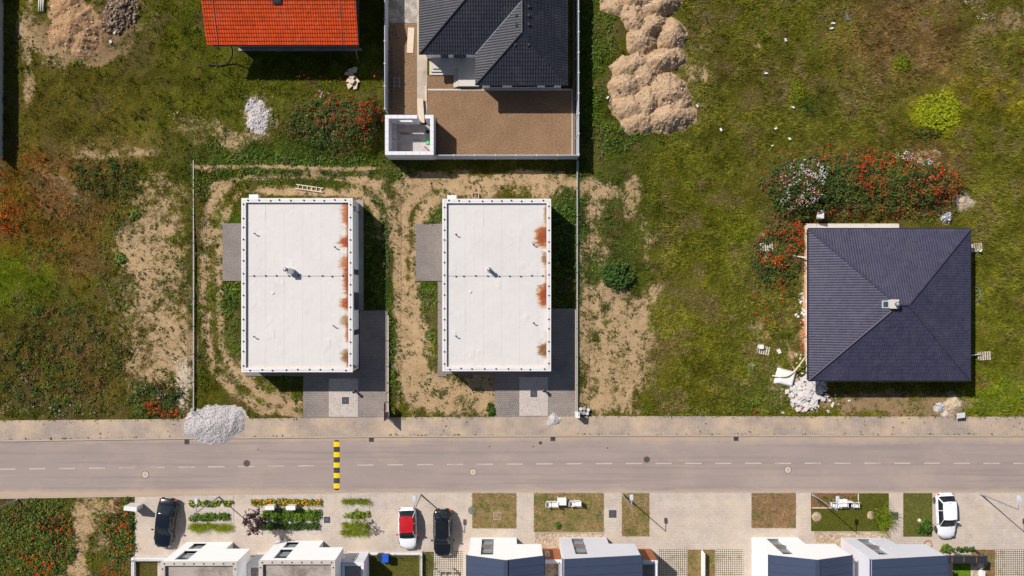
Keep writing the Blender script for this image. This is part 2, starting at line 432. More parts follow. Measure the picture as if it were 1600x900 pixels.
veg = t.mix(vc.outputs['Color'], t.gray(t.noise(11, 6, rough=.7), .35, 1.35, .3, .7), 1.0, 'MULTIPLY')
so = t.mix(scn.outputs['Color'], t.gray(t.noise(14, 6, rough=.7), .70, 1.15, .3, .7), 1.0, 'MULTIPLY')
so = t.mix(so, (.10, .085, .03), t.gray(t.noise(13, 4, rough=.6), 0, .8, .58, .68))
t.bump(t.noise(9, 6, rough=.7), .9, .08)
gmat = t.out(t.mix(veg, so, msk), 1., 0, .0)
ground = npmesh('ground', np.stack([GXX, GYY, gz], -1).reshape(-1, 3), gq, gmat,
                col=np.concatenate([gc.reshape(-1, 3), gs.reshape(-1, 1)], 1), extra=[('Soil', gsc.reshape(-1, 3))], smooth=True)
tag(ground, 'uneven olive meadow ground with bare sandy soil patches', kind='structure')

# ---------------------------------------------------------------- paving materials
m_asphalt = None
t = NT('asphalt_dusty')
c = t.mix(srgb(163, 147, 139), srgb(151, 137, 131), t.gray(t.noise(.35, 6, rough=.6, stretch=(.35, 1.6, 1)), 0, 1))
c = t.mix(c, srgb(174, 156, 142), t.gray(t.noise(.22, 6, rough=.7), 0, .7, .5, .72))
c = t.mix(c, srgb(140, 127, 121), t.gray(t.noise(.35, 4, stretch=(.12, 3.2, 1)), 0, .6, .55, .68))
c = t.mix(c, srgb(112, 102, 98), t.gray(t.noise(1.7, 5, rough=.6), 0, .55, .68, .76))
c = t.mix(c, t.gray(t.noise(30, 4), .82, 1.08), .9, 'MULTIPLY')
c = t.mix(c, srgb(132, 120, 117), t.gray(t.noise(.8, 5, stretch=(.06, 2.6, 1)), 0, .55, .52, .7))
sx = t.n('ShaderNodeSeparateXYZ'); t.l(t.pos, sx.inputs[0])
nz = t.math('ADD', t.noise(.5, 7, rough=.7), t.math('MULTIPLY', t.noise(.12, 3), .8))
for (yy, sgn, wd) in ((Y(683.5), 1, 1.5), (Y(769), -1, .9)):      # sand washed along both edges of the road
    dd = t.math('DIVIDE', t.math('MULTIPLY', t.math('SUBTRACT', yy, sx.outputs['Y']), sgn), wd)
    k = t.math('SUBTRACT', nz, dd)
    c = t.mix(c, srgb(190, 165, 138), t.gray(k, 0, .7, .45, 1.1))
t.bump(t.noise(60, 3), .25, .01)
m_asphalt = t.out(c, .9)
m_walk = pavers('pavers_walk', srgb(188, 171, 157), srgb(181, 164, 151), srgb(156, 139, 126), .2, .165, R(90), dirt=srgb(204, 178, 146), dirt_amt=.75, msize=.022)
m_fore = pavers('pavers_forecourt', srgb(213, 198, 185), srgb(207, 192, 179), srgb(184, 168, 154), .3, .2, 0, dirt=srgb(206, 186, 160), dirt_amt=.5, msize=.016)
m_drive = pavers('pavers_driveway', srgb(158, 148, 141), srgb(146, 137, 132), srgb(112, 104, 100), .2, .2, 0, dirt=srgb(172, 156, 142), dirt_amt=.4, msize=.022)
m_terr = pavers('pavers_terrace', srgb(160, 150, 143), srgb(148, 139, 133), srgb(116, 107, 101), .2, .1, R(45), dirt=srgb(120, 110, 104), dirt_amt=.35, msize=.018)
m_conc = M('concrete_pale', srgb(205, 196, 186), .85, .14, .9, 12, .1)
m_conc_g = M('concrete_grey', srgb(160, 152, 145), .85, .2, .9, 9, .1, dirt=srgb(205, 198, 190), dirt_amt=.5)
m_conc_d = M('concrete_dirty', srgb(190, 175, 158), .9, .2, 1.2, 9, .1, dirt=srgb(140, 122, 104), dirt_amt=.6)
m_kerb = M('kerb_concrete', srgb(176, 160, 144), .85, .2, 1, 10, .1)
m_paint = M('road_paint', srgb(188, 174, 165), .8, .12, 1, 9, 0, dirt=srgb(162, 147, 141), dirt_amt=1.)
m_raked = NT('raked_earth')
t = m_raked
c = t.mix(srgb(158, 127, 98), srgb(145, 115, 88), t.gray(t.noise(.5, 5), 0, 1))
c = t.mix(c, t.gray(t.noise(4.5, 7, rough=.75, stretch=(1, 2.2, 1)), .5, 1.15), 1., 'MULTIPLY')
t.bump(t.noise(5, 5, rough=.65, stretch=(1, 2.2, 1)), .8, .07)
m_raked = t.out(c, .95, 0, .1)
t = NT('pebbles_white')
vo = t.n('ShaderNodeTexVoronoi'); vo.inputs['Scale'].default_value = 14; t.l(t.pos, vo.inputs['Vector'])
c = t.mix(srgb(212, 200, 190), srgb(176, 162, 152), vo.outputs['Color'])
c = t.mix(c, t.gray(t.noise(2, 5), .84, 1.0), 1., 'MULTIPLY')
t.bump(vo.outputs['Distance'], .5, .04)
m_pebw = t.out(c, .9)
t = NT('pebbles_tan')
vo = t.n('ShaderNodeTexVoronoi'); vo.inputs['Scale'].default_value = 9; t.l(t.pos, vo.inputs['Vector'])
c = t.mix(srgb(216, 196, 170), srgb(140, 116, 94), vo.outputs['Color'])
c = t.mix(c, srgb(120, 104, 80), t.gray(t.noise(3, 5), 0, .6, .5, .7))
t.bump(vo.outputs['Distance'], .6, .05)
m_pebt = t.out(c, .9)
t = NT('grass_grid_pavers')
mp = t.n('ShaderNodeMapping'); mp.inputs['Rotation'].default_value = (0, 0, R(45)); t.l(t.pos, mp.inputs[0])
ck = t.n('ShaderNodeTexChecker'); ck.inputs['Scale'].default_value = 1 / .14; t.l(mp.outputs[0], ck.inputs['Vector'])
ck.inputs['Color1'].default_value = (*srgb(204, 192, 178), 1); ck.inputs['Color2'].default_value = (*srgb(118, 104, 84), 1)
c = t.mix(ck.outputs['Color'], srgb(120, 112, 60), t.gray(t.noise(1.2, 6, rough=.7), 0, .75, .52, .7))
t.bump(ck.outputs['Fac'], .4, .04)
m_grid = t.out(c, .9)

def sheet(name, poly_px, z, mat, label, z0=-.12, kind='structure'):
    mb = MB().prism([(X(p[0]), Y(p[1])) for p in poly_px], z0, z)
    return tag(mb.build(name, mat), label, kind=kind)
def rect(x0, x1, y0, y1): return [(x0, y0), (x1, y0), (x1, y1), (x0, y1)]
def strip(name, fa, fb, z, mat, label, x0=-380, x1=1980, z0=-.12):
    xs = sorted(set([x0, x1] + [x for x in (0, 200, 270, 300, 320, 570, 600, 630, 790, 960, 1280, 1600) if x0 < x < x1]))
    up = [(x, float(fa(x))) for x in xs]; dn = [(x, float(fb(x))) for x in xs][::-1]
    return sheet(name, up + dn, z, mat, label, z0)

strip('road', lambda x: road_n(x) + 1.2, lambda x: road_s(x) - 1, 0.0, m_asphalt, 'dusty grey asphalt street running between the two rows of plots')
strip('sidewalk', walk_n, lambda x: road_n(x) - 1.6, .075, m_walk, 'sandy block-paved sidewalk along the empty plots')
strip('kerb', lambda x: road_n(x) - 1.5, lambda x: road_n(x) + 1.1, .095, m_kerb, 'low concrete kerb between sidewalk and road')
strip('kerb', lambda x: road_s(x) - .9, lambda x: road_s(x) + 1.4, .03, m_kerb, 'flush concrete edging along the forecourt side of the road')
strip('forecourt', lambda x: road_s(x) + 1.5, lambda x: 1010 + 0 * x, .045, m_fore, 'pale block-paved forecourt in front of the street houses', x0=211)
# centre dashes: each a thin sheet of paint
mk = 0
for i in range(-2, 38):
    xa = -1.0 + i * 46.6
    if 490 < xa < 535: continue
    mbp = MB()
    xb = xa + 25.5
    y0, y1 = float(road_c(xa)), float(road_c(xb))
    mbp.prism([(X(xa), Y(y0 - 1)), (X(xb), Y(y1 - 1)), (X(xb), Y(y1 + .9)), (X(xa), Y(y0 + .9))], .0005, .005)
    tag(mbp.build('road_marking', m_paint), 'faded white dash of the centre line on the road', 'road marking', 'centre line dashes')

# driveways, terraces, paths of the white houses
sheet('driveway', [(562, 485), (604, 485), (604, 652.3), (474, 652.6), (474, 578), (562, 578)], .05, m_drive, 'grey block-paved driveway of the white house with two roof flues')
sheet('driveway', [(858, 482), (899, 482), (899, 650), (773, 651), (773, 572), (858, 572)], .05, m_drive, 'grey block-paved driveway of the white house beside the white gravel heap')
sheet('terrace', rect(348, 384, 349, 439), .06, m_terr, 'grey paved terrace by the white house with two roof flues')
sheet('terrace', rect(650, 698, 350, 439), .06, m_terr, 'grey paved terrace by the white house beside the white gravel heap')
sheet('path', rect(684, 698, 440, 588), .045, m_terr, 'narrow grey paved strip along the wall of a white house')
sheet('path', rect(684, 773, 580, 584.5), .048, m_terr, 'narrow grey paved strip along the street wall of a white house')
sheet('path', rect(383, 474, 579, 587.5), .045, m_terr, 'narrow grey paved strip under the street wall of the other white house')
sheet('path', rect(556, 568, 313, 484), .05, m_conc_g, 'narrow concrete strip along the windowed wall of a white house')
for (x0, x1, y0, y1, w) in ((514, 559.5, 591.5, 651, 'with two roof flues'), (811.5, 856, 589, 649.5, 'beside the small gravel heap')):
    sheet('gravel_bed', rect(x0, x1, y0, y1), .062, m_pebw, 'white pebble square with a dark hatch, house ' + w)
# yard of the house under construction
sheet('yard', [(607, 37), (651, 37), (651, 179), (607, 179)], .02, m_raked, 'strip of raked brown earth along the grey fence')
sheet('yard', [(668, 118), (709, 118), (709, 140), (893, 140), (893, 243), (668, 243)], .02, m_raked, 'raked brown earth yard behind the dark roofed house')
sheet('yard', rect(607, 652, -80, 36.5), .025, M('apron_concrete', srgb(150, 140, 130), .9, .3, 1.4, 7, .2, dirt=srgb(212, 206, 200), dirt_amt=.9), 'blotchy concrete apron beside the dark roofed house')
sheet('path', rect(651.4, 667.6, -80, 181), .03, m_conc_d, 'dusty concrete path beside the dark roofed house')
sheet('path', rect(895, 899, -80, 246), .0, M('soil_strip', srgb(120, 104, 84)), 'narrow strip of soil along the inside of the grey fence')
sheet('path', rect(893.2, 894.6, 140, 243), .05, m_conc, 'thin concrete edging of the brown earth yard')
sheet('path', rect(668, 893, 139, 141.5), .05, m_conc, 'thin concrete edging below the dark roofed house')
# right plot
sheet('terrace', rect(1258, 1404, 349.5, 372), .12, m_conc, 'pale concrete terrace slab behind the hipped roof house')
sheet('path', rect(1256.6, 1259.3, 352, 556), .05, M('footing_orange', srgb(206, 150, 100), dirt=srgb(220, 205, 190)), 'orange insulated footing edge along the hipped roof house')
# south side sheets on the forecourt
for a in ((1030, 1073, 858, 960, 'beside the slatted dry lawn strip'), (1117, 1161, 858, 960, 'beside the white gabled house'), (678, 723, 861, 960, 'under the nose of the black estate car'), (1555, 1680, 858, 960, 'beyond the dark pergola roof')):
    sheet('grass_grid', rect(*a[:4]), .06, m_grid, 'concrete grass grid paving ' + a[4])
for a in ((297.5, 365.5, 774.5, 831, 'beside the navy car'), (392.5, 503, 774, 833, 'with the purple tree'), (535.5, 577.5, 773, 836.5, 'of three short plant rows')):
    sheet('gravel_bed', rect(*a[:4]), .075, m_pebw, 'white pebble planting bed ' + a[4])
sheet('gravel_bed', rect(836, 944, 833, 900), .06, m_pebt, 'weedy tan gravel strip before the grey gabled house')
sheet('gravel_bed', rect(1272.5, 1392, 831.5, 900), .06, m_pebt, 'tan gravel strip before the lilac grey house')

t = NT('lawn_soil')
va = t.n('ShaderNodeObjectInfo').outputs['Color']
c = t.mix(va, t.gray(t.noise(7, 6, rough=.7), .4, 1.3), 1., 'MULTIPLY')
c = t.mix(c, srgb(168, 126, 84), t.gray(t.noise(2.2, 6, rough=.7), 0, .7, .5, .66))
t.bump(t.noise(12, 6, rough=.7), .8, .06)
m_lawn_d = t.out(c, .95, 0, .1)
t = NT('lawn_turf')
va = t.n('ShaderNodeObjectInfo').outputs['Color']
c = t.mix(va, t.gray(t.noise(7, 6, rough=.7), .5, 1.25), 1., 'MULTIPLY')
t.bump(t.noise(12, 6, rough=.7), .6, .05)
m_lawn_g = t.out(c, .95, 0, .1)
DRYL, BRN, GRN = (.20, .145, .062), (.19, .118, .062), (.066, .070, .010)
LAWNS = [(738, 806.5, 770.3, 825, DRYL, 0, 'dry brown grass square beside the black estate car'), (834, 943, 770.3, 830.5, DRYL, 0, 'dry grass plot with the white table and chairs'),
         (971.5, 1014, 770.3, 837.5, DRYL, 0, 'dry grass strip at the foot of a street lamp'), (1174, 1243, 770.3, 824.5, BRN, 0, 'reddish brown withered grass square'),
         (1267, 1388, 770.5, 829.5, GRN, 1, 'green lawn with a mulch bed and white garden bench set'), (1411, 1456, 770.3, 838, (.085, .088, .02), 1, 'green lawn with a tree stump beside the white car'),
         (1074, 1095, 858.5, 960, DRYL, 0, 'dry grass strip left of the low white wall'), (1098, 1116.5, 858.5, 960, DRYL, 0, 'dry grass strip right of the low white wall'),
         (577, 657, 868, 960, (.085, .080, .016), 1, 'small back lawn with the blue bin'), (660.5, 678, 862, 960, (.075, .075, .02), 0, 'weedy strip beside the back lawn fence'),
         (213.5, 246, 876, 960, (.085, .070, .018), 1, 'fenced lawn corner beside the white flat roofed house'), (1489, 1516, 866, 960, (.10, .16, .010), 1, 'bright green lawn under the pergola'),
         (1517, 1554, 858.5, 960, BRN, 0, 'brown bark bed beside the pergola')]
for i, (x0, x1, y0, y1, c, g, lb) in enumerate(LAWNS):
    o = sheet('lawn', rect(x0, x1, y0, y1), .078, m_lawn_g if g else m_lawn_d, lb)
    o.color = (*c, 1)
sheet('path', rect(1516.5, 1530, 880, 960), .082, m_conc, 'pale stepping path beside the bark bed')

# ---------------------------------------------------------------- building materials
m_render = M('white_render', (.86, .855, .85), .85, .03, .8, 10, .05)
m_render_g = M('lilac_grey_render', (.64, .635, .68), .85, .05, .8, 10, .05)
m_cap = M('white_coping', srgb(224, 220, 218), .6, .07, 1.2, 8, dirt=srgb(205, 196, 186), dirt_amt=.4)
m_cap_d = M('weathered_coping', srgb(196, 186, 176), .7, .15, 1.2, 8, dirt=srgb(170, 155, 142), dirt_amt=.6)
m_roofdirty = M('dirty_roof_felt', srgb(170, 158, 148), .9, .2, .6, 6, .05, dirt=srgb(112, 98, 88), dirt_amt=.9)
m_dark = M('dark_plastic', srgb(38, 38, 42), .5, .2)
m_anthr = M('anthracite_metal', srgb(58, 60, 66), .45, .15, metal=.3)
m_zinc = M('zinc_metal', srgb(150, 155, 162), .4, .15, metal=.7)
m_steel = M('galvanised_steel', srgb(165, 170, 176), .45, .12, metal=.5)
m_white = M('white_plastic', srgb(228, 226, 224), .5, .05)
m_wood = M('larch_boards', srgb(176, 108, 70), .7, .25, 3, 20, .05)
m_ply = M('pale_boards', srgb(214, 196, 174), .8, .15, 3, 20, .05)
m_greyw = M('grey_timber', srgb(150, 128, 106), .85, .25, 4, 22, .05)
m_brick = M('aerated_block', srgb(224, 222, 224), .9, .06, 2, 14, .05)
m_blue_roof = M('blue_grey_sheet', srgb(66, 76, 98), .45, .12, .8, 8, metal=.1)
m_green = M('green_mesh_wire', srgb(38, 78, 66), .5, .15)
t = NT('window_glass'); t.b.inputs['Coat Weight'].default_value = .4
m_glass = t.out((.03, .045, .055), .08, 0, .7)
t = NT('curtained_glass')
m_glassl = t.out(srgb(150, 158, 160), .15, 0, .6)

# ---------------------------------------------------------------- tiled roofs
def clip(poly, edges):
    for (ax, ay, bx, by) in edges:
        out = []
        for i in range(len(poly)):
            p, q = poly[i], poly[(i + 1) % len(poly)]
            sp = (bx - ax) * (p[1] - ay) - (by - ay) * (p[0] - ax)
            sq = (bx - ax) * (q[1] - ay) - (by - ay) * (q[0] - ax)
            if sp >= 0: out.append(p)
            if (sp >= 0) != (sq >= 0):
                k = sp / (sp - sq); out.append((p[0] + (q[0] - p[0]) * k, p[1] + (q[1] - p[1]) * k))
        poly = out
        if len(poly) < 3: return []
    return poly

def tiled(mb, pts, tw, course, amp, step, prof=((0, 0), (.22, .55), (.5, 1), (.78, .55), (1, 0))):
    """pts: convex planar polygon, first edge is the eave; rows of tiles with a wave and a drip step"""
    p0, p1 = Vector(pts[0]), Vector(pts[1])
    u = (p1 - p0).normalized()
    nrm = u.cross(Vector(pts[2]) - p0).normalized()
    if nrm.z < 0: nrm = -nrm
    v = nrm.cross(u)
    poly = [((Vector(p) - p0).dot(u), (Vector(p) - p0).dot(v)) for p in pts]
    if poly[2][1] < 0: v = -v; poly = [(a, -b) for a, b in poly]
    ar = sum(poly[i][0] * poly[(i + 1) % len(poly)][1] - poly[(i + 1) % len(poly)][0] * poly[i][1] for i in range(len(poly)))
    if ar < 0: poly = poly[::-1]
    edges = [(*poly[i], *poly[(i + 1) % len(poly)]) for i in range(len(poly))]
    umin, umax = min(p[0] for p in poly), max(p[0] for p in poly); vmax = max(p[1] for p in poly)
    rng = random.Random(3)
    nv = int(vmax / course) + 1; nu = int((umax - umin) / tw) + 1
    P = lambda a, b, h: p0 + u * a + v * b + nrm * h
    for j in range(nv):
        va, vb = j * course, (j + 1) * course
        for i in range(nu):
            ua = umin + i * tw
            jit = rng.uniform(-.002, .003)
            for k in range(len(prof) - 1):
                f0, h0 = prof[k]; f1, h1 = prof[k + 1]
                a, b = ua + f0 * tw, ua + f1 * tw
                c = clip([(a, va), (b, va), (b, vb), (a, vb)], edges)
                if len(c) >= 3:
                    hs = [amp * (h0 + (h1 - h0) * (q[0] - a) / (b - a)) + (step + jit) * (1 - (q[1] - va) / course) + .012 for q in c]
                    mb.add([P(q[0], q[1], h) for q, h in zip(c, hs)], [list(range(len(c)))])
                    s = [q for q in c if abs(q[1] - va) < 1e-6]
                    if len(s) == 2 and step > 0:
                        s.sort()
                        hh = [amp * (h0 + (h1 - h0) * (q[0] - a) / (b - a)) + .012 for q in s]
                        mb.add([P(s[0][0], va, hh[0] - .01), P(s[1][0], va, hh[1] - .01), P(s[1][0], va, hh[1] + step + jit), P(s[0][0], va, hh[0] + step + jit)], [[0, 1, 2, 3]])
    return mb

def slab_under(mb, pts, th):
    n = len(pts); p = [Vector(q) for q in pts]
    nr = (p[1] - p[0]).cross(p[2] - p[0]).normalized()
    if nr.z < 0: p = p[::-1]
    b = [q - Vector((0, 0, th)) for q in p]
    return mb.add(p + b, [list(range(n)), list(range(n, 2 * n))[::-1]] + [[(i + 1) % n, i, n + i, n + (i + 1) % n] for i in range(n)])

def gable_ring(parent, name, x0, x1, y0, y1, h, mat, th=.35):
    mb = MB(); 
    mb.box(x0, x1, y1 - th, y1, 0, h).box(x0, x1, y0, y0 + th, 0, h).box(x0, x0 + th, y0 + th, y1 - th, 0, h).box(x1 - th, x1, y0 + th, y1 - th, 0, h)
    return mb.build(name, mat, parent)

def tile_mat(name, c, c2, rough, metal=0.0, spec=.4):
    t = NT(name)
    k = t.mix(c, c2, t.gray(t.noise(2.2, 5, rough=.7), 0, 1))
    vr = t.n('ShaderNodeTexVoronoi'); vr.inputs['Scale'].default_value = 3.2; t.l(t.pos, vr.inputs['Vector'])
    k = t.mix(k, t.gray(vr.outputs['Color'], .78, 1.12, .1, .9), .9, 'MULTIPLY')
    k = t.mix(k, (.22, .2, .18), t.gray(t.noise(.5, 7, rough=.75), 0, .10, .5, .75))
    return t.out(k, rough, metal, spec)
m_orange = tile_mat('orange_clay_tile', (.47, .056, .009), (.38, .042, .007), .7, 0, .12)
m_darktile = tile_mat('anthracite_tile', srgb(42, 43, 54), srgb(37, 38, 47), .5, 0, .35)
m_purple = tile_mat('graphite_sheet_tile', srgb(66, 63, 84), srgb(59, 57, 76), .45, .0, .4)

# house with the orange roof ------------------------------------------
def orange_house():
    ez = 3.5; e = .955
    xl, xr = X(323.5, ez), X(560, ez); ye = Y(70, ez)
    pit = math.tan(R(22)); dep = 5.2
    t = thing('orange_roof_house', 'house with an orange clay tile roof on the open meadow', 'house', ((xl + xr) / 2, ye + dep, 0))
    yr = ye + dep; zr = ez + dep * pit
    wx0 = X(357, 3.2)
    gable_ring(t, 'wall', wx0, xr - .5, ye + .75, ye + 2 * dep - .75, 3.6, M('bare_brick_shaded', srgb(128, 108, 92), .9, .25, 2, 9, .1))  # brown wall colour kept dark, standing in for shade under the eave
    for s in (0, 1):
        a = [(xl, ye, ez), (xr, ye, ez), (xr, yr, zr), (xl, yr, zr)]
        if s: a = [(xr, 2 * yr - ye, ez), (xl, 2 * yr - ye, ez), (xl, yr, zr), (xr, yr, zr)]
        o = tiled(MB(), a, .22, .345, .035, .055).build('roof', m_orange, t); tag(o, kind='stuff')
        slab_under(MB(), [(p[0], p[1], p[2] - .01) for p in a], .14).build('roof_deck', m_greyw, t)
    MB().tube([(xl, yr, zr + .03), (xr, yr, zr + .03)], .11, 8).build('ridge', m_orange, t)
    MB().box(xl + .5, xr, ye - .13, ye - .02, ez - .16, ez - .05).build('gutter', m_anthr, t)
    for x in (X(340, 3.7), X(535, 3.7)):
        MB().obox((x, ye + dep / 2, ez + dep / 2 * pit + .11), (.03, 0, 0), (0, dep, dep * pit), (0, 0, .03)).build('lightning_wire', m_zinc, t)
    # skylight
    sx0, sx1 = X(427, 4.9), X(440, 4.9); y0 = Y(6, 4.9); zz = ez + (y0 - ye) * pit
    fr = MB().obox(((sx0 + sx1) / 2, y0 + .5, zz + .5 * pit + .1), (sx1 - sx0, 0, 0), (0, 1.0, 1.0 * pit), (0, -.06, .14)).build('skylight', m_anthr, t)
    MB().obox(((sx0 + sx1) / 2 , y0 + .5, zz + .5 * pit + .19), (sx1 - sx0 - .2, 0, 0), (0, .8, .8 * pit), (0, -.01, .03)).build('pane', m_glass, fr)
    w = MB().box(X(500, 1.5), X(530, 1.5), ye + .70, ye + .74, 1.0, 2.2).build('window', m_anthr, t)
    MB().box(X(502, 1.5), X(528, 1.5), ye + .68, ye + .699, 1.1, 2.1).build('pane', m_glass, w)
    MB().box(wx0 - .1, xr - .3, ye + .5, ye + .74, -.05, .08).build('plinth', m_conc_g, t)
    # yellow drain pipes propped at the eaves
    for (a, b, lb) in (((366, 76), (394, 102), 'thin yellow pipe propped from the eave beside the black hose'), ((556, 78), (560, 97), 'thin yellow pipe propped from the eave above the stone slabs')):
        p = W(a[0], a[1], 3.1); q = W(b[0], b[1], .05)
        tag(MB().tube([p, p * .5 + q * .5, q], .035, 6).build('propped_pipe', M('yellow_pipe', srgb(176, 150, 60)), None, True), lb, 'pipe')
    pts = [W(362, 74, 3.1), W(363.5, 82, 2.0), W(361, 92, .6), W(354, 99, .12), W(345, 102, .08), W(335, 101.5, .08), W(325, 100, .06)]
    tag(MB().tube(smooth_path(pts), .06, 8).build('drain_hose', m_dark, None, True), 'black drain hose curling from the orange roof onto grass', 'hose')

def smooth_path(p, n=6):
    out = []
    for i in range(len(p) - 1):
        a, b, c, d = p[max(i - 1, 0)], p[i], p[i + 1], p[min(i + 2, len(p) - 1)]
        for k in range(n):
            s = k / n
            out.append(0.5 * ((2 * b) + (c - a) * s + (2 * a - 5 * b + 4 * c - d) * s * s + (3 * b - a - 3 * c + d) * s ** 3))
    return out + [p[-1]]
orange_house()

# house with the dark L-shaped roof ------------------------------------------
def dark_house():
    ez = 3.0
    xl, xr = X(655, ez), X(887, ez); ym, yw = Y(85, ez), Y(133, ez); xw = X(743, ez)
    pit = math.tan(R(25)); dep = 11.5
    t = thing('dark_roof_house', 'unfinished house with a dark tiled L-shaped hipped roof inside the grey fence', 'house', ((xl + xr) / 2, ym + dep / 2, 0))
    hw = dep / 2; zt = ez + hw * pit; yt = ym + dep
    yr = ym + hw
    ww = (xr - xw) / 2; xm = xw + ww; zw = ez + ww * pit
    # main body: left hip, south slope (cut by the wing), right slope shared with the wing
    A = (xl, ym, ez); B = (xl, yt, ez)
    rl = (xl + hw, yr, zt); rr = (xr - hw, yr, zt)
    jn = (xm, ym + ww, zw)                        # wing ridge meets the south slope
    ap = (xm, yw + ww, zw)                        # apex of the wing hip
    slopes = [[B, A, rl], [A, (xw, ym, ez), jn, (xr - hw, yr, zt), rl],
              [(xw, ym, ez), (xw, yw, ez), ap, jn], [(xw, yw, ez), (xr, yw, ez), ap],
              [(xr, yw, ez), (xr, ym + ww, ez), jn, ap], [(xr, ym + ww, ez), (xr, yt, ez), rr, jn], [(xr, yt, ez), B, rl, rr]]
    for s in slopes:
        pts = s
        o = tiled(MB(), pts, .24, .35, .03, .03).build('roof', m_darktile, t); tag(o, kind='stuff')
        slab_under(MB(), [(p[0], p[1], p[2] - .01) for p in pts], .12).build('roof_deck', m_anthr, t)
    for a, b in ((A, rl), (rl, rr), (jn, ap), (ap, (xw, yw, ez)), (ap, (xr, yw, ez)), (B, rl), ((xr, yt, ez), rr)):
        a, b = Vector(a), Vector(b); up = Vector((0, 0, .05))
        MB().tube([a + up, b + up], .10, 8).build('ridge', m_darktile, t)
    MB().obox((Vector((xw, ym, ez)) + Vector(jn)) / 2 + Vector((0, 0, .06)), Vector(jn) - Vector((xw, ym, ez)), Vector((.06, -.06, 0)), (0, 0, .03)).build('valley', m_zinc, t)
    for (px, py) in ((807, 24), (807, 39), (826, 10), (826, 24), (826, 38), (805, 70), (816, 60), (826, 70)):
        z = 4.75 if py < 50 else 4.45
        p = W(px, py, z)
        MB().box(p.x - .09, p.x + .09, p.y - .14, p.y + .1, z - .12, z + .16).build('roof_vent', m_anthr, t)
    # walls
    i = .45
    mb = MB(); th = .4
    pl = [(xl + i, ym + i), (xw + i + 0.1, ym + i), (xw + i + .1, yw + i), (xr - i, yw + i), (xr - i, yt - i), (xl + i, yt - i)]
    ring = pl; inn = [(xl + i + th, ym + i + th), (xw + i + .1 + th, ym + i + th), (xw + i + .1 + th, yw + i + th), (xr - i - th, yw + i + th), (xr - i - th, yt - i - th), (xl + i + th, yt - i - th)]
    n = 6
    vs = [(p[0], p[1], 0) for p in ring] + [(p[0], p[1], 2.95) for p in ring] + [(p[0], p[1], 2.95) for p in inn] + [(p[0], p[1], 0) for p in inn]
    fs = []
    for k in range(n):
        k2 = (k + 1) % n
        fs += [[k, k2, n + k2, n + k], [n + k, n + k2, 2 * n + k2, 2 * n + k], [2 * n + k, 2 * n + k2, 3 * n + k2, 3 * n + k]]
    mb.add(vs, fs).build('wall', m_render, t)
    for (x0, x1) in ((688, 700), (708, 728)):
        w = MB().box(X(x0, 1.5), X(x1, 1.5), ym + i - .02, ym + i + .05, .45, 2.5).build('window', m_anthr, t)
        MB().box(X(x0 + 1, 1.5), X(x1 - 1, 1.5), ym + i - .04, ym + i - .01, .52, 2.42).build('pane', m_glass, w)
    for (x0, x1) in ((765, 785), (800, 840), (852, 866)):
        w = MB().box(X(x0, 1.5), X(x1, 1.5), yw + i - .02, yw + i + .05, .5, 2.5).build('window', m_anthr, t)
        MB().box(X(x0 + 1, 1.5), X(x1 - 1, 1.5), yw + i - .04, yw + i - .01, .58, 2.42).build('pane', m_glass, w)
    MB().box(X(765), X(878), yw + .3, yw + i - .06, -.05, .3).build('plinth', m_conc, t)
    # terrace with steps
    z1 = .45
    tr = MB().prism([(X(676, z1), Y(80, z1)), (X(748, z1), Y(80, z1)), (X(748, z1), Y(134.5, z1)), (X(715.5, z1), Y(134.5, z1)), (X(715.5, z1), Y(107, z1)), (X(676, z1), Y(107, z1))], -.05, z1).build('terrace', m_conc, t)
    MB().prism([(X(673.5, .3), Y(82, .3)), (X(675.8, .3), Y(82, .3)), (X(675.8, .3), Y(107.3, .3)), (X(715.2, .3), Y(107.3, .3)), (X(715.2, .3), Y(135.5, .3)), (X(712, .3), Y(135.5, .3)), (X(712, .3), Y(112, .3)), (X(673.5, .3), Y(112, .3))], -.05, .3).build('step', m_conc, t)
    MB().prism([(X(671, .15), Y(84, .15)), (X(673.3, .15), Y(84, .15)), (X(673.3, .15), Y(112.4, .15)), (X(711.8, .15), Y(112.4, .15)), (X(711.8, .15), Y(136.5, .15)), (X(708.8, .15), Y(136.5, .15)), (X(708.8, .15), Y(117, .15)), (X(671, .15), Y(117, .15))], -.05, .15).build('step', m_conc, t)
dark_house()

# grey panel fence round that plot -------------------------------------------
def panel_fence(label, a, b, h, bay, cat='fence', mat=None, cap=True, group=None):
    """concrete panels between posts; a, b world points"""
    a, b = Vector(a), Vector(b); a.z = b.z = 0
    d = (b - a); L = d.length; d.normalize(); nrm = Vector((-d.y, d.x, 0))
    t = thing('panel_fence', label, cat, (a + b) / 2)
    n = max(1, round(L / bay)); st = L / n
    loc = t.location
    pm = MB().obox((0, 0, h / 2 - .05), d * .12, nrm * .16, (0, 0, h + .14)).mesh('post', m_conc)
    k = 5
    hh = (h - .02) / k
    bm = MB().obox((0, 0, 0), d * (st - .14), nrm * .07, (0, 0, hh - .012)).mesh('fence_board', mat or m_fence)
    for i in range(n + 1): link('post', pm, t, a + d * (i * st) - loc)
    for i in range(n):
        for j in range(k):
            link('fence_board', bm, t, a + d * ((i + .5) * st) + Vector((0, 0, hh * (j + .5))) - loc + nrm * (.004 * (j % 2)))
    return t
m_fence = M('fence_concrete', srgb(186, 190, 198), .8, .12, 1.5, 9, .05)
FH = 2.2
panel_fence('grey panel fence between the orange roof meadow and the unfinished yard', W(606.3, -62), W(606.3, 178), FH, 1.97)
panel_fence('grey panel fence closing the brown earth yard behind the white houses', W(679.5, 248.6), W(900.5, 248.6), FH, 1.95)
panel_fence('grey panel fence between the unfinished house and the dirt heaps', W(900.8, -62), W(900.8, 247), FH, 1.97)
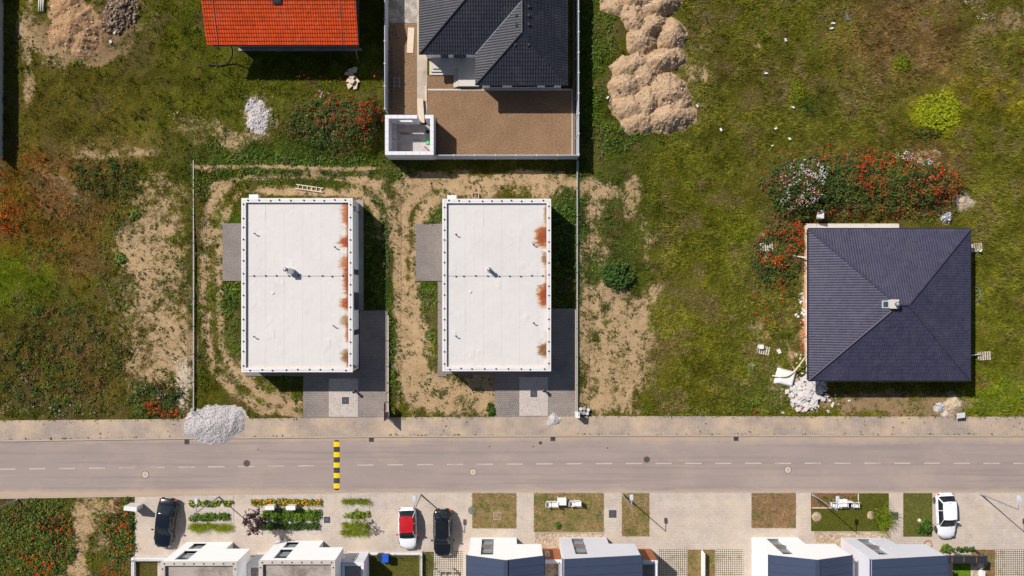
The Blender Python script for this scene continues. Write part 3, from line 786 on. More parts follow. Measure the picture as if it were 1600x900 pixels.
panel_fence('pale panel fence in front of a broad dark shadow', W(5, -62), W(4, 246), 2.0, 2.0, mat=m_conc)

# roofless block shed ---------------------------------------------------------
def shed():
    h = 2.75
    x0, x1 = X(601.5, h), X(677.5, h); y1, y0 = Y(179.5, h), Y(242, h)
    th = .33
    t = thing('block_shed', 'roofless white block shed at the corner of the brown yard', 'shed', ((x0 + x1) / 2, (y0 + y1) / 2, 0))
    gx0, gx1 = X(652.0, h), X(663.5, h)
    bw = .6; bh = .25
    rng = random.Random(2)
    # each course of blocks is laid as separate blocks on top; walls below are solid courses
    MB().box(x0, gx0, y1 - th, y1, 0, 1.3).box(x0, X(617, h), y1 - th, y1, 1.3, 2.0).box(X(642, h), gx0, y1 - th, y1, 1.3, 2.0).box(x0, gx0, y1 - th, y1, 2.0, h - bh).build('wall', m_brick, t)
    MB().box(gx1, x1, y1 - th, y1, 0, h - bh).build('wall', m_brick, t)
    MB().box(x0, x1, y0, y0 + th, 0, h - bh).build('wall', m_brick, t)
    MB().box(x0, x0 + th, y0 + th, y1 - th, 0, h - bh).build('wall', m_brick, t)
    MB().box(x1 - th, x1, y0 + th, y1 - th, 0, h - bh).build('wall', m_brick, t)
    def course(ax, ay, bx, by):
        L = math.hypot(bx - ax, by - ay); n = max(1, round(L / bw)); s = L / n
        dx, dy = (bx - ax) / L, (by - ay) / L
        for i in range(n):
            c = Vector((ax + dx * (i + .5) * s, ay + dy * (i + .5) * s, h - bh / 2 + rng.uniform(-.004, .006)))
            MB().obox(c, (dx * (s - .012), dy * (s - .012), 0), (-dy * (th - .004), dx * (th - .004), 0), (0, 0, bh)).build('block', m_brick, t)
    course(x0, y1 - th / 2, gx0, y1 - th / 2); course(gx1, y1 - th / 2, x1, y1 - th / 2)
    course(x0, y0 + th / 2, x1, y0 + th / 2)
    course(x0 + th / 2, y0 + th, x0 + th / 2, y1 - th); course(x1 - th / 2, y0 + th, x1 - th / 2, y1 - th)
    MB().box(x0 + th, x1 - th, y0 + th, y1 - th, -.05, .06).build('floor', M('screed', srgb(190, 184, 180), .9, .25, 1.5, 6, dirt=srgb(150, 146, 146), dirt_amt=.8), t)
    MB().box(x1 + .01, X(683), y0 + .1, Y(184), -.05, .02).build('footing', m_conc_g, t)
    # what stands inside
    s = thing('block_row', 'low row of white blocks along the shed wall', 'blocks', W(616, 218, .06))
    for i in range(6):
        MB().box(-.22, .22, -1.35 + i * .46, -.93 + i * .46, 0, .25 if i % 3 else .5).build('block', m_brick, s, local=True)
    for (a, b, lb) in (((625, 208), (641, 209), 'reddish plank lying on the shaded shed floor'), ((625, 238), (640, 236), 'reddish plank lying along the shed wall')):
        p, q = W(*a, .09), W(*b, .09); d = q - p
        tag(MB().obox((p + q) / 2, d, Vector((-d.y, d.x, 0)).normalized() * .13, (0, 0, .05)).build('plank', m_wood), lb, 'plank')
    p, q = W(663, 229, .5), W(671, 236, .1); d = q - p
    tag(MB().obox((p + q) / 2, d, Vector((-d.y, d.x, 0)).normalized() * .1, (0, 0, .06)).build('plank', m_wood), 'reddish plank leaning in the sunny shed corner', 'plank')
    MB2 = MB().prism([(X(667, .1), Y(214)), (X(670.5), Y(214)), (X(670.8), Y(225)), (X(666), Y(225.5))], .06, .2)
    tag(MB2.build('green_sheet', M('green_tarp', srgb(90, 200, 110), .6)), 'small bright green sheet on the shed floor', 'sheet')
    p, q = W(655, 219, .09), W(649, 218.5, .09)
    tag(MB().obox((p + q) / 2 , (q - p) * 2.2, (0, .1, 0), (0, 0, .05)).build('plank', m_zinc), 'grey metal bar on the sunlit shed floor', 'bar')
    tag(MB().lathe([(.13, 0), (.16, .3), (.14, .3), (.12, .05)], W(668.5, 206.5, .061), 12).build('bucket', m_dark, None, True), 'black bucket beside the shed wall', 'bucket')
shed()
for (c, s, ang, lb, m) in (((641.5, 63), (.6, 2.4), -3, 'wide pale board lying on the brown earth strip', m_ply), ((657.5, 173), (.55, 2.3), 4, 'pale gangway board leading into the block shed', m_ply), ((665.5, 146), (.16, 1.5), 0, 'narrow pale board at the edge of the brown yard', m_ply)):
    z = .32 if 'gang' in lb else .05
    p = W(*c, z)
    tag(MB().box(-s[0] / 2, s[0] / 2, -s[1] / 2, s[1] / 2, -.03, .03).build('board', m), lb, 'board')
    o = COL.objects[-1]; o.location = p; o.rotation_euler = (0 if 'gang' not in lb else 0, 0, R(ang))
def ladder_frame(p, w, l, n, lb, cat, mat, rz=0., name='formwork_frame', z=.05):
    t = thing(name, lb, cat, p, rz)
    for x in (-w / 2, w / 2): MB().box(x - .04, x + .04, -l / 2, l / 2, z - .04, z + .04).build('rail', mat, t, local=True)
    for i in range(n):
        y = -l / 2 + l * (i + .5) / n
        MB().box(-w / 2 + .04, w / 2 - .04, y - .035, y + .035, z - .03, z + .035).build('rung', mat, t, local=True)
    return t
ladder_frame(W(616, 52, .02), .7, 1.0, 5, 'short timber frame on the earth strip by the apron', 'frame', m_greyw, R(12))
ladder_frame(W(612, 92, .02), .35, 2.6, 8, 'long timber frame lying along the grey fence', 'frame', m_greyw)
ladder_frame(W(612, 150, .02), .35, 2.8, 9, 'second long timber frame along the grey fence near the shed', 'frame', m_greyw)
ladder_frame(W(621, 130, .02), .5, 1.1, 3, 'small grey trestle half in the fence shadow', 'trestle', m_zinc, 0, 'trestle', .4)

# ---------------------------------------------------------------- white flat-roofed bungalows
def white_house(label, ox0, ox1, oy0, oy1, rust, pipes, vents, windows, seed):
    h = 3.5; rz = 3.26
    x0, x1, y1, y0 = X(ox0, h), X(ox1, h), Y(oy0, h), Y(oy1, h)
    t = thing('white_flat_house', label, 'house', ((x0 + x1) / 2, (y0 + y1) / 2, 0))
    th = .40
    i0, i1, j0, j1 = x0 + th, x1 - th, y0 + th, y1 - th
    # walls with window openings on the east side
    w = .06
    MB().box(x0 + w, x1 - w, y1 - .36, y1 - w, 0, h - .06).build('wall', m_render, t)
    MB().box(x0 + w, x1 - w, y0 + w, y0 + .36, 0, h - .06).build('wall', m_render, t)
    MB().box(x0 + w, x0 + .36, y0 + .36, y1 - .36, 0, h - .06).build('wall', m_render, t)
    mb = MB(); cur = y0 + .36
    for (wy0, wy1, za, zb) in sorted(windows):
        mb.box(x1 - .36, x1 - w, cur, wy0, 0, h - .06)
        if za > 0: mb.box(x1 - .36, x1 - w, wy0, wy1, 0, za)
        mb.box(x1 - .36, x1 - w, wy0, wy1, zb, h - .06); cur = wy1
    mb.box(x1 - .36, x1 - w, cur, y1 - .36, 0, h - .06)
    mb.build('wall', m_render, t)
    for (wy0, wy1, za, zb) in windows:
        wd = MB().box(x1 - .16, x1 - .045, wy0 + .002, wy1 - .002, za + .002, zb - .002).build('window', m_anthr, t)
        MB().box(x1 - .044, x1 - .035, wy0 + .06, wy1 - .06, za + .06, zb - .06).build('pane', m_glass, wd)
    # coping in four runs
    c = h
    for (a, b, cc, d) in ((x0, x1, y1 - th, y1), (x0, x1, y0, y0 + th), (x0, x0 + th, y0 + th + .004, y1 - th - .004), (x1 - th, x1, y0 + th + .004, y1 - th - .004)):
        MB().box(a, b, cc, d, c - .055, c).build('coping', m_cap, t)
    # roof membrane sheets, wrinkled, with rust running from the wall edge
    n = 11; sw = (i1 - i0) / n
    for k in range(n):
        a, b = i0 + k * sw + .004, i0 + (k + 1) * sw + (.03 if k < n - 1 else -.004)
        xs = np.linspace(a, b, 8); ys = np.linspace(j0, j1, 140)
        xx, yy = np.meshgrid(xs, ys)
        px, py = PXs(xx), PYs(yy)
        e = (xx - xs[0]) / (b - a)
        zz = rz + .003 * (k % 2) + .006 * np.exp(-((e - .96) / .05) ** 2) + .05 * sstep(.66, .74, fbm(px / 20 + seed, py / 26, 7 + k)) * (fbm(px / 3, py / 14, 5) - .3)
        zz = zz + .02 * (fbm(px / 9 + seed, py / 9, 3) - .5)
        col = np.zeros(xx.shape + (3,)); col[:] = srgb(211, 206, 202)
        d0 = .93 + .12 * fbm(px / 30 + seed, py / 30, 13)[..., None]
        col = col * np.minimum(d0, 1.0)
        sm = (np.exp(-((e - .96) / .06) ** 2) * .05 + np.exp(-((yy - j0) / .6) ** 2) * .16 * fbm(px / 8, py / 8, 19))[..., None]
        col = col * (1 - sm) + np.array(srgb(196, 170, 140)) * sm
        vx = xx
        ln = (sstep(.86, .93, e) * sstep(1.02, .97, e) * .10 * (.5 + fbm(px / 9, py / 9 + k, 71)))[..., None]
        col = col * (1 - ln)
        for (ry, rx, ra, amt, cc) in rust:      # rust patches hugging the inner east edge, fading into the roof
            dx = (i1 - vx) / rx; dy = (yy - ry) / ra
            nn = fbm(px / 9 + seed, py / 1.6, 29, 4) * .6 + fbm(px / 4, py / 4 + seed, 33, 4) * .4
            m = sstep(1.15, .35, np.sqrt(dx * dx * (.5 + dx * .5) + dy * dy) + (nn - .5) * 1.5) * amt
            col = col * np.exp(-(m * (.6 + .9 * nn))[..., None] * np.array(cc))
        edge = (np.exp(-((i1 - vx) / (.20 if len(pipes) > 1 else .12)) ** 2) * (1.2 if len(pipes) > 1 else .75) * sstep(.33, .6, fbm(px / 5, py / 40 + seed, 37)))[..., None]
        col = col * np.exp(-edge * np.array((.7, 1.6, 2.4)))
        st = sstep(.70, .80, fbm(px / 5 + 9 * seed, py / 5, 43))[..., None] * .16
        col = col * (1 - st) + np.array(srgb(190, 165, 140)) * st
        ii = np.arange(8 * 140).reshape(140, 8)
        q = np.stack([ii[:-1, :-1], ii[:-1, 1:], ii[1:, 1:], ii[1:, :-1]], -1).reshape(-1, 4)
        l = t.location
        npmesh('roof_sheet', np.stack([xx - l.x, yy - l.y, zz], -1).reshape(-1, 3), q, m_memb, col=col.reshape(-1, 3), parent=t, smooth=True)
    MB().box(x0 + .361, x1 - .361, y0 + .361, y1 - .361, 3.0, rz - .05).build('roof_deck', m_conc_g, t)
    MB().box(i0 - .03, i0, j0, j1, rz - .05, h - .056).box(i1, i1 + .03, j0, j1, rz - .05, h - .056).box(i0 - .03, i1 + .03, j1, j1 + .03, rz - .05, h - .056).box(i0 - .03, i1 + .03, j0 - .03, j0, rz - .05, h - .056).build('upstand', m_cap, t)
    # lightning conductor blocks
    bm = MB().lathe([(.075, 0), (.075, .06), (.03, .09)], n=8).mesh('wire_holder', m_dark)
    l = Vector(t.location)
    rng = random.Random(seed)
    mid = Y(431, rz)
    def holders(p, q, n, z):
        for i in range(n):
            f = (i + .5 + rng.uniform(-.15, .15)) / n
            link('wire_holder', bm, t, Vector((p[0] + (q[0] - p[0]) * f, p[1] + (q[1] - p[1]) * f + rng.uniform(-.05, .05), z)) - l)
    holders((x0 + .2, y1 - .2), (x1 - .2, y1 - .2), 10, h); holders((x0 + .2, y0 + .2), (x1 - .2, y0 + .2), 9, h)
    holders((x0 + .2, y0 + .2), (x0 + .2, y1 - .2), 15, h); holders((x1 - .2, y0 + .2), (x1 - .2, y1 - .2), 15, h)
    holders((i0 + .2, mid), (i1, mid), 9, rz + .03)
    wz = h + .07
    MB().tube([(x0 + .2, y0 + .2, wz), (x1 - .2, y0 + .2, wz), (x1 - .2, y1 - .2, wz), (x0 + .2, y1 - .2, wz), (x0 + .2, y0 + .2, wz)], .008, 4).tube([(i0, mid, rz + .1), (i1, mid, rz + .1)], .01, 4).build('lightning_wire', m_zinc, t)
    for (px, py, kind) in pipes:
        p = W(px, py, 3.9)
        if kind == 'round':
            o = MB().lathe([(.16, rz - .01), (.16, 4.0), (.13, 4.0), (.13, 4.05), (.21, 4.08), (.19, 4.16), (.04, 4.22)], (p.x, p.y, 0), 14).build('flue', m_steel, t, True)
            MB().lathe([(.28, rz - .01), (.25, rz + .08), (.165, rz + .12)], (p.x, p.y, 0), 14).build('collar', m_cap, o)
        else:
            o = MB().box(p.x - .22, p.x + .2, p.y - .2, p.y + .2, rz - .01, 4.0).build('flue', m_cap, t)
            MB().box(p.x - .27, p.x + .25, p.y - .25, p.y + .25, 4.002, 4.07).build('cap', m_zinc, o)
    for (px, py) in vents:
        p = W(px, py, rz + .1)
        MB().tube([(p.x, p.y, rz - .02), (p.x, p.y, rz + .32), (p.x + .05, p.y, rz + .4), (p.x + .14, p.y, rz + .36)], .05, 8).build('vent_pipe', m_dark, t, True)
    return t, (x0, x1, y0, y1, i0, i1, j0, j1)
t_ = NT('white_roof_membrane')
va = t_.attr('Col').outputs['Color']
c = t_.mix(va, t_.gray(t_.noise(5, 6, rough=.7), .97, 1.02), .8, 'MULTIPLY')
t_.bump(t_.noise(2.2, 5, stretch=(2.5, .8, 1)), .07, .03)
m_memb = t_.out(c, .65, 0, .3)
RU, RB = (.80, 2.4, 4.0), (1.3, 2.1, 3.3)      # how strongly rust and mud take out red, green, blue
ry = lambda py: Y(py, 3.26)
h1, d1 = white_house('white flat roofed bungalow with two roof flues and windows along its wall', 377, 551, 309.5, 581.5,
    [(ry(332), .75, 1.6, .6, RU), (ry(378), 1.0, .65, .95, RU), (ry(412), .9, .9, .6, RU), (ry(440), .6, 1.4, .8, RU), (ry(475), .95, .7, .85, RU), (ry(502), .8, .6, .55, RB), (ry(557), .75, .75, .85, RB), (ry(520), .35, 1.2, .6, RU)],
    [(446.5, 421, 'round'), (454, 424, 'box')], [(398, 365), (523, 386), (397, 526), (521, 509)],
    [(Y(522), Y(514), .2, 2.5), (Y(484), Y(457), .1, 2.5), (Y(430), Y(422), .2, 2.5)], 3)
h2, d2 = white_house('white flat roofed bungalow with one roof flue and two large rust stains', 691, 861, 310.5, 580,
    [(ry(370), 1.15, 1.15, 1.0, RU), (ry(405), .45, .7, .75, RB), (ry(461), .95, 1.25, 1.0, RU), (ry(547), .85, .8, .95, RB), (ry(335), .3, 1.0, .4, RB)],
    [(764, 421, 'round')], [(712, 366.5), (833, 382), (712, 525), (833, 504.5)], [], 8)
def drain(t, px, py, z=3.27):
    p = W(px, py, z) - Vector(t.location)
    o = MB().lathe([(.13, 0), (.13, .03), (.09, .05), (.02, .055)], p, 14).build('roof_drain', m_cap, t, True, local=True)
drain(h1, 426.5, 458); drain(h2, 735, 456)
for (t, d, px) in ((h1, d1, 396.5), (h2, d2, 706)):
    # outdoor heat pump box fixed to the rear wall
    p = X(px, 3.2)
    MB().box(p - .42, p + .42, d[3] - .055, d[3] + .36, 2.5, 3.25).build('wall_unit', m_white, t)
for (t, d) in ((h1, d1), (h2, d2)):
    for yy in (d[3] - .75, d[2] + .55):
        x1 = d[1]
        MB().tube([(x1 - .05, yy, 3.15), (x1 + .12, yy, 3.05), (x1 + .12, yy - .02, 2.8), (x1 - .0, yy - .25, 2.55), (x1 - .0, yy - .25, .1)], .05, 8).build('downpipe', m_anthr, t, True)

# ---------------------------------------------------------------- hipped house on the right
def hip_house():
    ez = 2.9
    xl, xr, yt, yb = X(1263.5, ez), X(1515.5, ez), Y(358, ez), Y(594, ez)
    hd = (yt - yb) / 2; zr = ez + hd * math.tan(R(21)); ym = (yt + yb) / 2; xm = (xl + xr) / 2
    rg = .45
    t = thing('hip_roof_house', 'house with a square graphite hipped roof and a white chimney', 'house', (xm, ym, 0))
    a, b, c, d = (xl, yb, ez), (xr, yb, ez), (xr, yt, ez), (xl, yt, ez)
    r0, r1 = (xm - rg, ym, zr), (xm + rg, ym, zr)
    for s in ([a, b, r1, r0], [b, c, r1], [c, d, r0, r1], [d, a, r0]):
        o = tiled(MB(), s, .235, .35, .024, .026).build('roof', m_purple, t); tag(o, kind='stuff')
        slab_under(MB(), [(p[0], p[1], p[2] - .01) for p in s], .1).build('roof_deck', m_anthr, t)
    for p, q in ((a, r0), (d, r0), (b, r1), (c, r1), (r0, r1)):
        p, q = Vector(p), Vector(q); up = Vector((0, 0, .06))
        MB().tube([p + up, q + up], .10, 8).build('ridge', m_purple, t)
    MB().box(xl - .02, xr + .02, yb - .12, yb - .02, ez - .16, ez - .02).box(xl - .02, xr + .02, yt + .02, yt + .12, ez - .16, ez - .02).box(xl - .12, xl - .022, yb, yt, ez - .16, ez - .02).box(xr + .022, xr + .12, yb, yt, ez - .16, ez - .02).build('gutter', m_anthr, t)
    gable_ring(t, 'wall', xl + .82, xr - .45, yb + .5, yt - .45, ez - .05, m_render)
    # chimney of white blocks with a steel pipe and a roof hatch beside it
    p = W(1396, 475, 5.6)
    ch = MB().box(p.x - .35, p.x + .35, p.y - .35, p.y + .35, 4.2, 5.75).build('chimney', m_brick, t)
    MB().box(p.x - .4, p.x + .4, p.y - .4, p.y + .4, 5.752, 5.82).build('cap', m_conc, ch)
    MB().lathe([(.17, 5.82), (.17, 6.1), (.24, 6.12), (.05, 6.24)], (p.x + .16, p.y - .02, 0), 12).build('flue', m_steel, ch, True)
    q = W(1384.5, 475.5, 5.15)
    sl = math.tan(R(21))
    hh = MB().obox((q.x, q.y, 5.2), (.72, 0, .72 * sl), (0, .68, 0), (-.05, 0, .22)).build('hatch', m_steel, t)
    MB().obox((q.x - .02, q.y, 5.335), (.5, 0, .5 * sl), (0, .46, 0), (0, 0, .03)).build('pane', m_glass, hh)
    for yy in (Y(440), Y(520), Y(395)):
        wd = MB().box(xl + .75, xl + .81, yy - .6, yy + .6, .9, 2.2).build('window', m_anthr, t)
        MB().box(xl + .732, xl + .749, yy - .52, yy + .52, .98, 2.12).build('pane', m_glass, wd)
    for xx in (X(1300), X(1400), X(1470)):
        wd = MB().box(xx - .8, xx + .8, yb + .43, yb + .49, .6, 2.3).build('window', m_anthr, t)
        MB().box(xx - .72, xx + .72, yb + .41, yb + .429, .68, 2.22).build('pane', m_glass, wd)
hip_house()

# ---------------------------------------------------------------- street houses along the forecourt
def window_stack(t, x0, x1, y, panes, wood=None):
    """opening already left in the wall; frames, panes and a board panel stand back in it"""
    yi = y - .2
    for (za, zb) in panes:
        f = MB().box(x0, x1, yi - .06, yi, za, zb).build('window', m_anthr, t)
        MB().box(x0 + .07, x1 - .07, yi + .001, yi + .012, za + .08, (za + zb) / 2 + .05).build('pane', m_glassl, f)
        MB().box(x0 + .07, x1 - .07, yi + .001, yi + .012, (za + zb) / 2 + .1, zb - .08).build('pane', m_glass, f)
        MB().box(x0 - .02, x1 + .02, yi + .012, y + .04, za - .03, za).build('sill', m_zinc, f)
    if wood:
        MB().box(x0, x1, yi - .06, y - .05, wood[0], wood[1]).build('panel', m_wood, t)

def street_house(label, pl, pr, py, n0, w0, w1, style, wallm, roofm, mid=None, name='street_house', zl=5.5, zr=5.6, zm=6.85, wins=None):
    xl, xr, y = X(pl), X(pr), Y(py)
    xn, xa, xb = X(n0), X(w0), X(w1)
    dep = 9.5; th = .3; zn = 2.05
    t = thing(name, label, 'house', ((xl + xr) / 2, y - dep / 2, 0))
    b = 5.3
    mb = MB()
    wins = wins or [(.6, 5.15)]
    mb.wallpoly([(xl, 0), (xa, 0), (xa, b), (xl, b)], y - th, y)
    zc = 0
    for (za, zb) in wins:
        mb.wallpoly([(xa, zc), (xb, zc), (xb, za), (xa, za)], y - th, y); zc = zb
    mb.wallpoly([(xa, zc), (xb, zc), (xb, b), (xa, b)], y - th, y)
    mb.wallpoly([(xb, 0), (xn, 0), (xn, b), (xb, b)], y - th, y)
    mb.wallpoly([(xn, zn), (xr, zn), (xr, b), (xn, b)], y - th, y)
    if style == 'gable': top = [(xl, b), (xr, b), (xr, zr), (X(mid), zm), (xl, zl)]
    elif style == 'mono': top = [(xl, b), (xr, b), (xr, zr), (xl, zl)]
    else: top = [(xl, b), (xr, b), (xr, zl - .05), (xl, zl - .05)]
    mb.wallpoly(top, y - th, y)
    mb.build('facade', wallm, t)
    zs = zl - .05
    MB().box(xl, xl + th, y - dep, y - th, 0, zs).build('side_wall', wallm, t)
    MB().box(xr - th, xr, y - dep, y - 1.6, 0, zn).box(xr - th, xr, y - dep, y - th, zn, (zr if style != 'flat' else zl) - .05).build('side_wall', wallm, t)
    MB().box(xl + th, xr - th, y - dep, y - dep + th, 0, b).build('rear_wall', wallm, t)
    # entrance porch in the recess
    MB().box(xn, xr, y - 1.6, y - 1.35, 0, zn).build('porch_wall', wallm, t)
    MB().box(xn - .25, xn, y - 1.35, y - th, 0, zn).build('porch_wall', wallm, t)
    MB().box(xn, xr - .3, y - 1.6, y - th, zn, zn + .12).build('porch_ceiling', wallm, t)
    dr = MB().box(xn + .25, xn + 1.2, y - 1.349, y - 1.3, .05, 2.02).build('door', m_anthr, t)
    MB().box(xn + 1.05, xn + 1.1, y - 1.299, y - 1.24, .95, 1.15).build('handle', m_steel, dr)
    if style == 'flat':
        for (za, zb) in wins: window_stack(t, xa, xb, y, [(za, zb)])
    else: window_stack(t, xa, xb, y, [(.62, 2.2), (2.82, 5.13)], (2.21, 2.81))
    if style == 'flat':
        zt = zl; c = .33
        MB().box(xl + th, xr - th, y - dep + th, y - th, zt - .6, zt - .3).build('roof', m_roofdirty, t)
        for (p, q, r, s) in ((xl - .03, xr + .03, y - c, y + .03), (xl - .03, xr + .03, y - dep - .03, y - dep + c), (xl - .03, xl + c, y - dep + c + .004, y - c - .004), (xr - c, xr + .03, y - dep + c + .004, y - c - .004)):
            MB().box(p, q, r, s, zt - .048, zt + .01).build('coping', m_cap_d, t)
        bm = MB().lathe([(.06, 0), (.06, .05), (.03, .08)], n=8).mesh('wire_holder', m_dark)
        l = Vector(t.location)
        for i in range(8): link('wire_holder', bm, t, Vector((xl + .3 + i * (xr - xl - .6) / 7, y - .15, zt + .01)) - l)
        for i in range(5): link('wire_holder', bm, t, Vector((xl + .14, y - .6 - i * 1.2, zt + .01)) - l); link('wire_holder', bm, t, Vector((xr - .14, y - .6 - i * 1.2, zt + .01)) - l)
    else:
        def slope(p, q, zp, zq):
            n = 13; d = (dep + .1) / n
            for i in range(n):
                ya, yb = y + .05 - i * d, y + .05 - (i + 1) * d + .012
                mb = MB(); vs = []
                for (xx, zz) in ((p, zp), (q, zq)):
                    vs += [(xx, ya, zz), (xx, yb, zz), (xx, yb, zz + .10), (xx, ya, zz + .10)]
                f = [[0, 1, 2, 3], [7, 6, 5, 4], [0, 4, 5, 1], [1, 5, 6, 2], [2, 6, 7, 3], [3, 7, 4, 0]]
                if q < p: f = [k[::-1] for k in f]
                mb.add(vs, f).build('roof_panel', roofm, t)
                sv = []
                for (xx, zz) in ((p, zp), (q, zq)):
                    sv += [(xx, yb + .03, zz + .101), (xx, yb, zz + .101), (xx, yb, zz + .135), (xx, yb + .03, zz + .135)]
                MB().add(sv, f).build('seam', roofm, t)
        if style == 'gable':
            slope(xl - .12, X(mid), zl - .04, zm); slope(X(mid), xr + .12, zm, zr - .04)
            mx = X(mid)
            MB().obox((mx, y - dep / 2, zm + .115), (.34, 0, 0), (0, dep + .14, 0), (0, 0, .05)).build('ridge', roofm, t)
        else:
            slope(xl - .05, xr + .12, zl, zr - .04)
        MB().tube([(xl - .14, y + .05, zl - .1), (xl - .14, y - dep, zl - .1)], .06, 6).build('gutter', m_blue_roof, t)
        MB().tube([(xr + .14, y + .05, zr - .12), (xr + .14, y - dep, zr - .12)], .06, 6).build('gutter', m_blue_roof, t)
    return t
F2 = [(.6, 2.1), (2.85, 5.2)]
street_house('white flat roofed street house beside the navy car', 292, 401.5, 847, 364.5, 306.7, 326, 'flat', m_render, None, name='flat_street_house', zl=5.9, zr=5.9, wins=F2)
street_house('white flat roofed street house behind the purple tree bed', 433.5, 543.2, 845, 505.5, 451, 469.5, 'flat', m_render, None, name='flat_street_house', zl=5.9, zr=5.9, wins=F2)
street_house('white gabled street house beside the black estate car', 735.5, 844, 840, 807, 753.4, 771.6, 'gable', m_render, m_blue_roof, 789.8)
street_house('lilac grey street house with a single blue roof slope behind the dry lawn', 874, 986, 839.3, 947, 892, 910.5, 'mono', m_render_g, m_blue_roof, zl=6.7, zr=5.6)
street_house('white gabled street house behind the withered grass square', 1174.5, 1291, 839.5, 1246, 1195, 1213, 'gable', m_render, m_blue_roof, 1234)
street_house('lilac grey street house behind the lawn with the garden set', 1313.6, 1428.5, 840, 1384, 1335, 1353, 'mono', m_render_g, m_blue_roof, zl=6.7, zr=5.6)

def annex(label, px0, px1, py, h, mat, roofm, wood, win=None):
    x0, x1, y = X(px0), X(px1), Y(py); dep = 6.5
    t = thing('annex', label, 'annex', ((x0 + x1) / 2, y - dep / 2, 0))
    MB().box(x0, x1, y - .3, y, 0, h).build('front_wall', mat, t)
    MB().box(x0, x0 + .25, y - dep, y - .3, 0, h).build('side_wall', mat, t)
    MB().box(x1 - .25, x1, y - dep, y - .3, 0, h).build('side_wall', mat, t)
    MB().box(x0 + .25, x1 - .25, y - dep, y - .3, h - .7, h - .35).build('roof', roofm, t)
    MB().box(x0 - .02, x1 + .02, y - .33, y + .04, h + .001, h + .05).build('coping', m_cap, t)
    if wood:
        n = max(3, int((x1 - x0) / .15)); s = (x1 - x0) / n
        bm = MB().box(-s / 2 + .006, s / 2 - .006, .002, .03, .05, h - .02).mesh('cladding_board', m_wood)
        for i in range(n): link('cladding_board', bm, t, Vector((x0 + (i + .5) * s, y, 0)) - Vector(t.location))
    if win:
        w = MB().box(X(win[0]), X(win[1]), y + .032, y + .07, .9, 2.5).build('window', m_white, t)
        MB().box(X(win[0]) + .08, X(win[1]) - .08, y + .071, y + .08, 1.0, 2.4).build('pane', m_glass, w)
    return t
annex('low wood clad annex between the white and the lilac grey gabled houses', 844.8, 873.2, 857, 3.4, m_render, m_pebt, True, (850, 857))
annex('low wood clad annex beside the grass grid and the lilac grey house', 987, 1016.5, 857.5, 3.5, m_render_g, m_roofdirty, True)
annex('low wood clad annex in the gap behind the withered grass house', 1292, 1312.8, 857, 3.4, m_render, m_pebt, True)
annex('low wood clad annex beside the pergola', 1429.5, 1441, 857.5, 3.5, m_render_g, m_roofdirty, True)
annex('grey annex in the gap between the two flat roofed street houses', 402.2, 432.8, 864.5, 3.1, m_render_g, m_roofdirty, False)
annex('grey annex beside the yard with the blue bin', 544, 577, 862, 3.1, m_render_g, m_roofdirty, False, (556, 562))

# ---------------------------------------------------------------- cars
def car_paint(name, col, rough=.25):
    t = NT(name); t.b.inputs['Coat Weight'].default_value = .6; t.b.inputs['Coat Roughness'].default_value = .06
    return t.out(t.mix(col, tuple(c * .9 for c in col), t.gray(t.noise(1.5, 3), 0, 1)), rough, .1, .5)
p_navy = car_paint('paint_navy', (.006, .007, .014)); p_black = car_paint('paint_black', (.008, .008, .010)); p_whitec = car_paint('paint_white', (.80, .80, .82), .35); p_red = car_paint('paint_red', (.46, .008, .012), .35)
t = NT('car_glass'); m_cglass = t.out((.012, .016, .02), .06, 0, .6)
t = NT('head_lamp'); m_hlamp = t.out((.22, .23, .25), .12, 0, .5)
t = NT('tail_lamp'); m_tlamp = t.out((.45, .02, .02), .2, 0, .6)
m_tyre = M('tyre_rubber', (.02, .02, .022), .85); m_rim = M('alloy_rim', (.45, .46, .48), .3, metal=.8)
m_chrome = M('chrome_rail', (.62, .63, .65), .25, .05, metal=.9)

def loft(mb, rings, closed=True):
    b = len(mb.v); n = len(rings[0])
    for r in rings: mb.v += [tuple(p) for p in r]
    for i in range(len(rings) - 1):
        for k in range(n if closed else n - 1):
            k2 = (k + 1) % n
            mb.f.append([b + i * n + k, b + i * n + k2, b + (i + 1) * n + k2, b + (i + 1) * n + k])
    return b, n

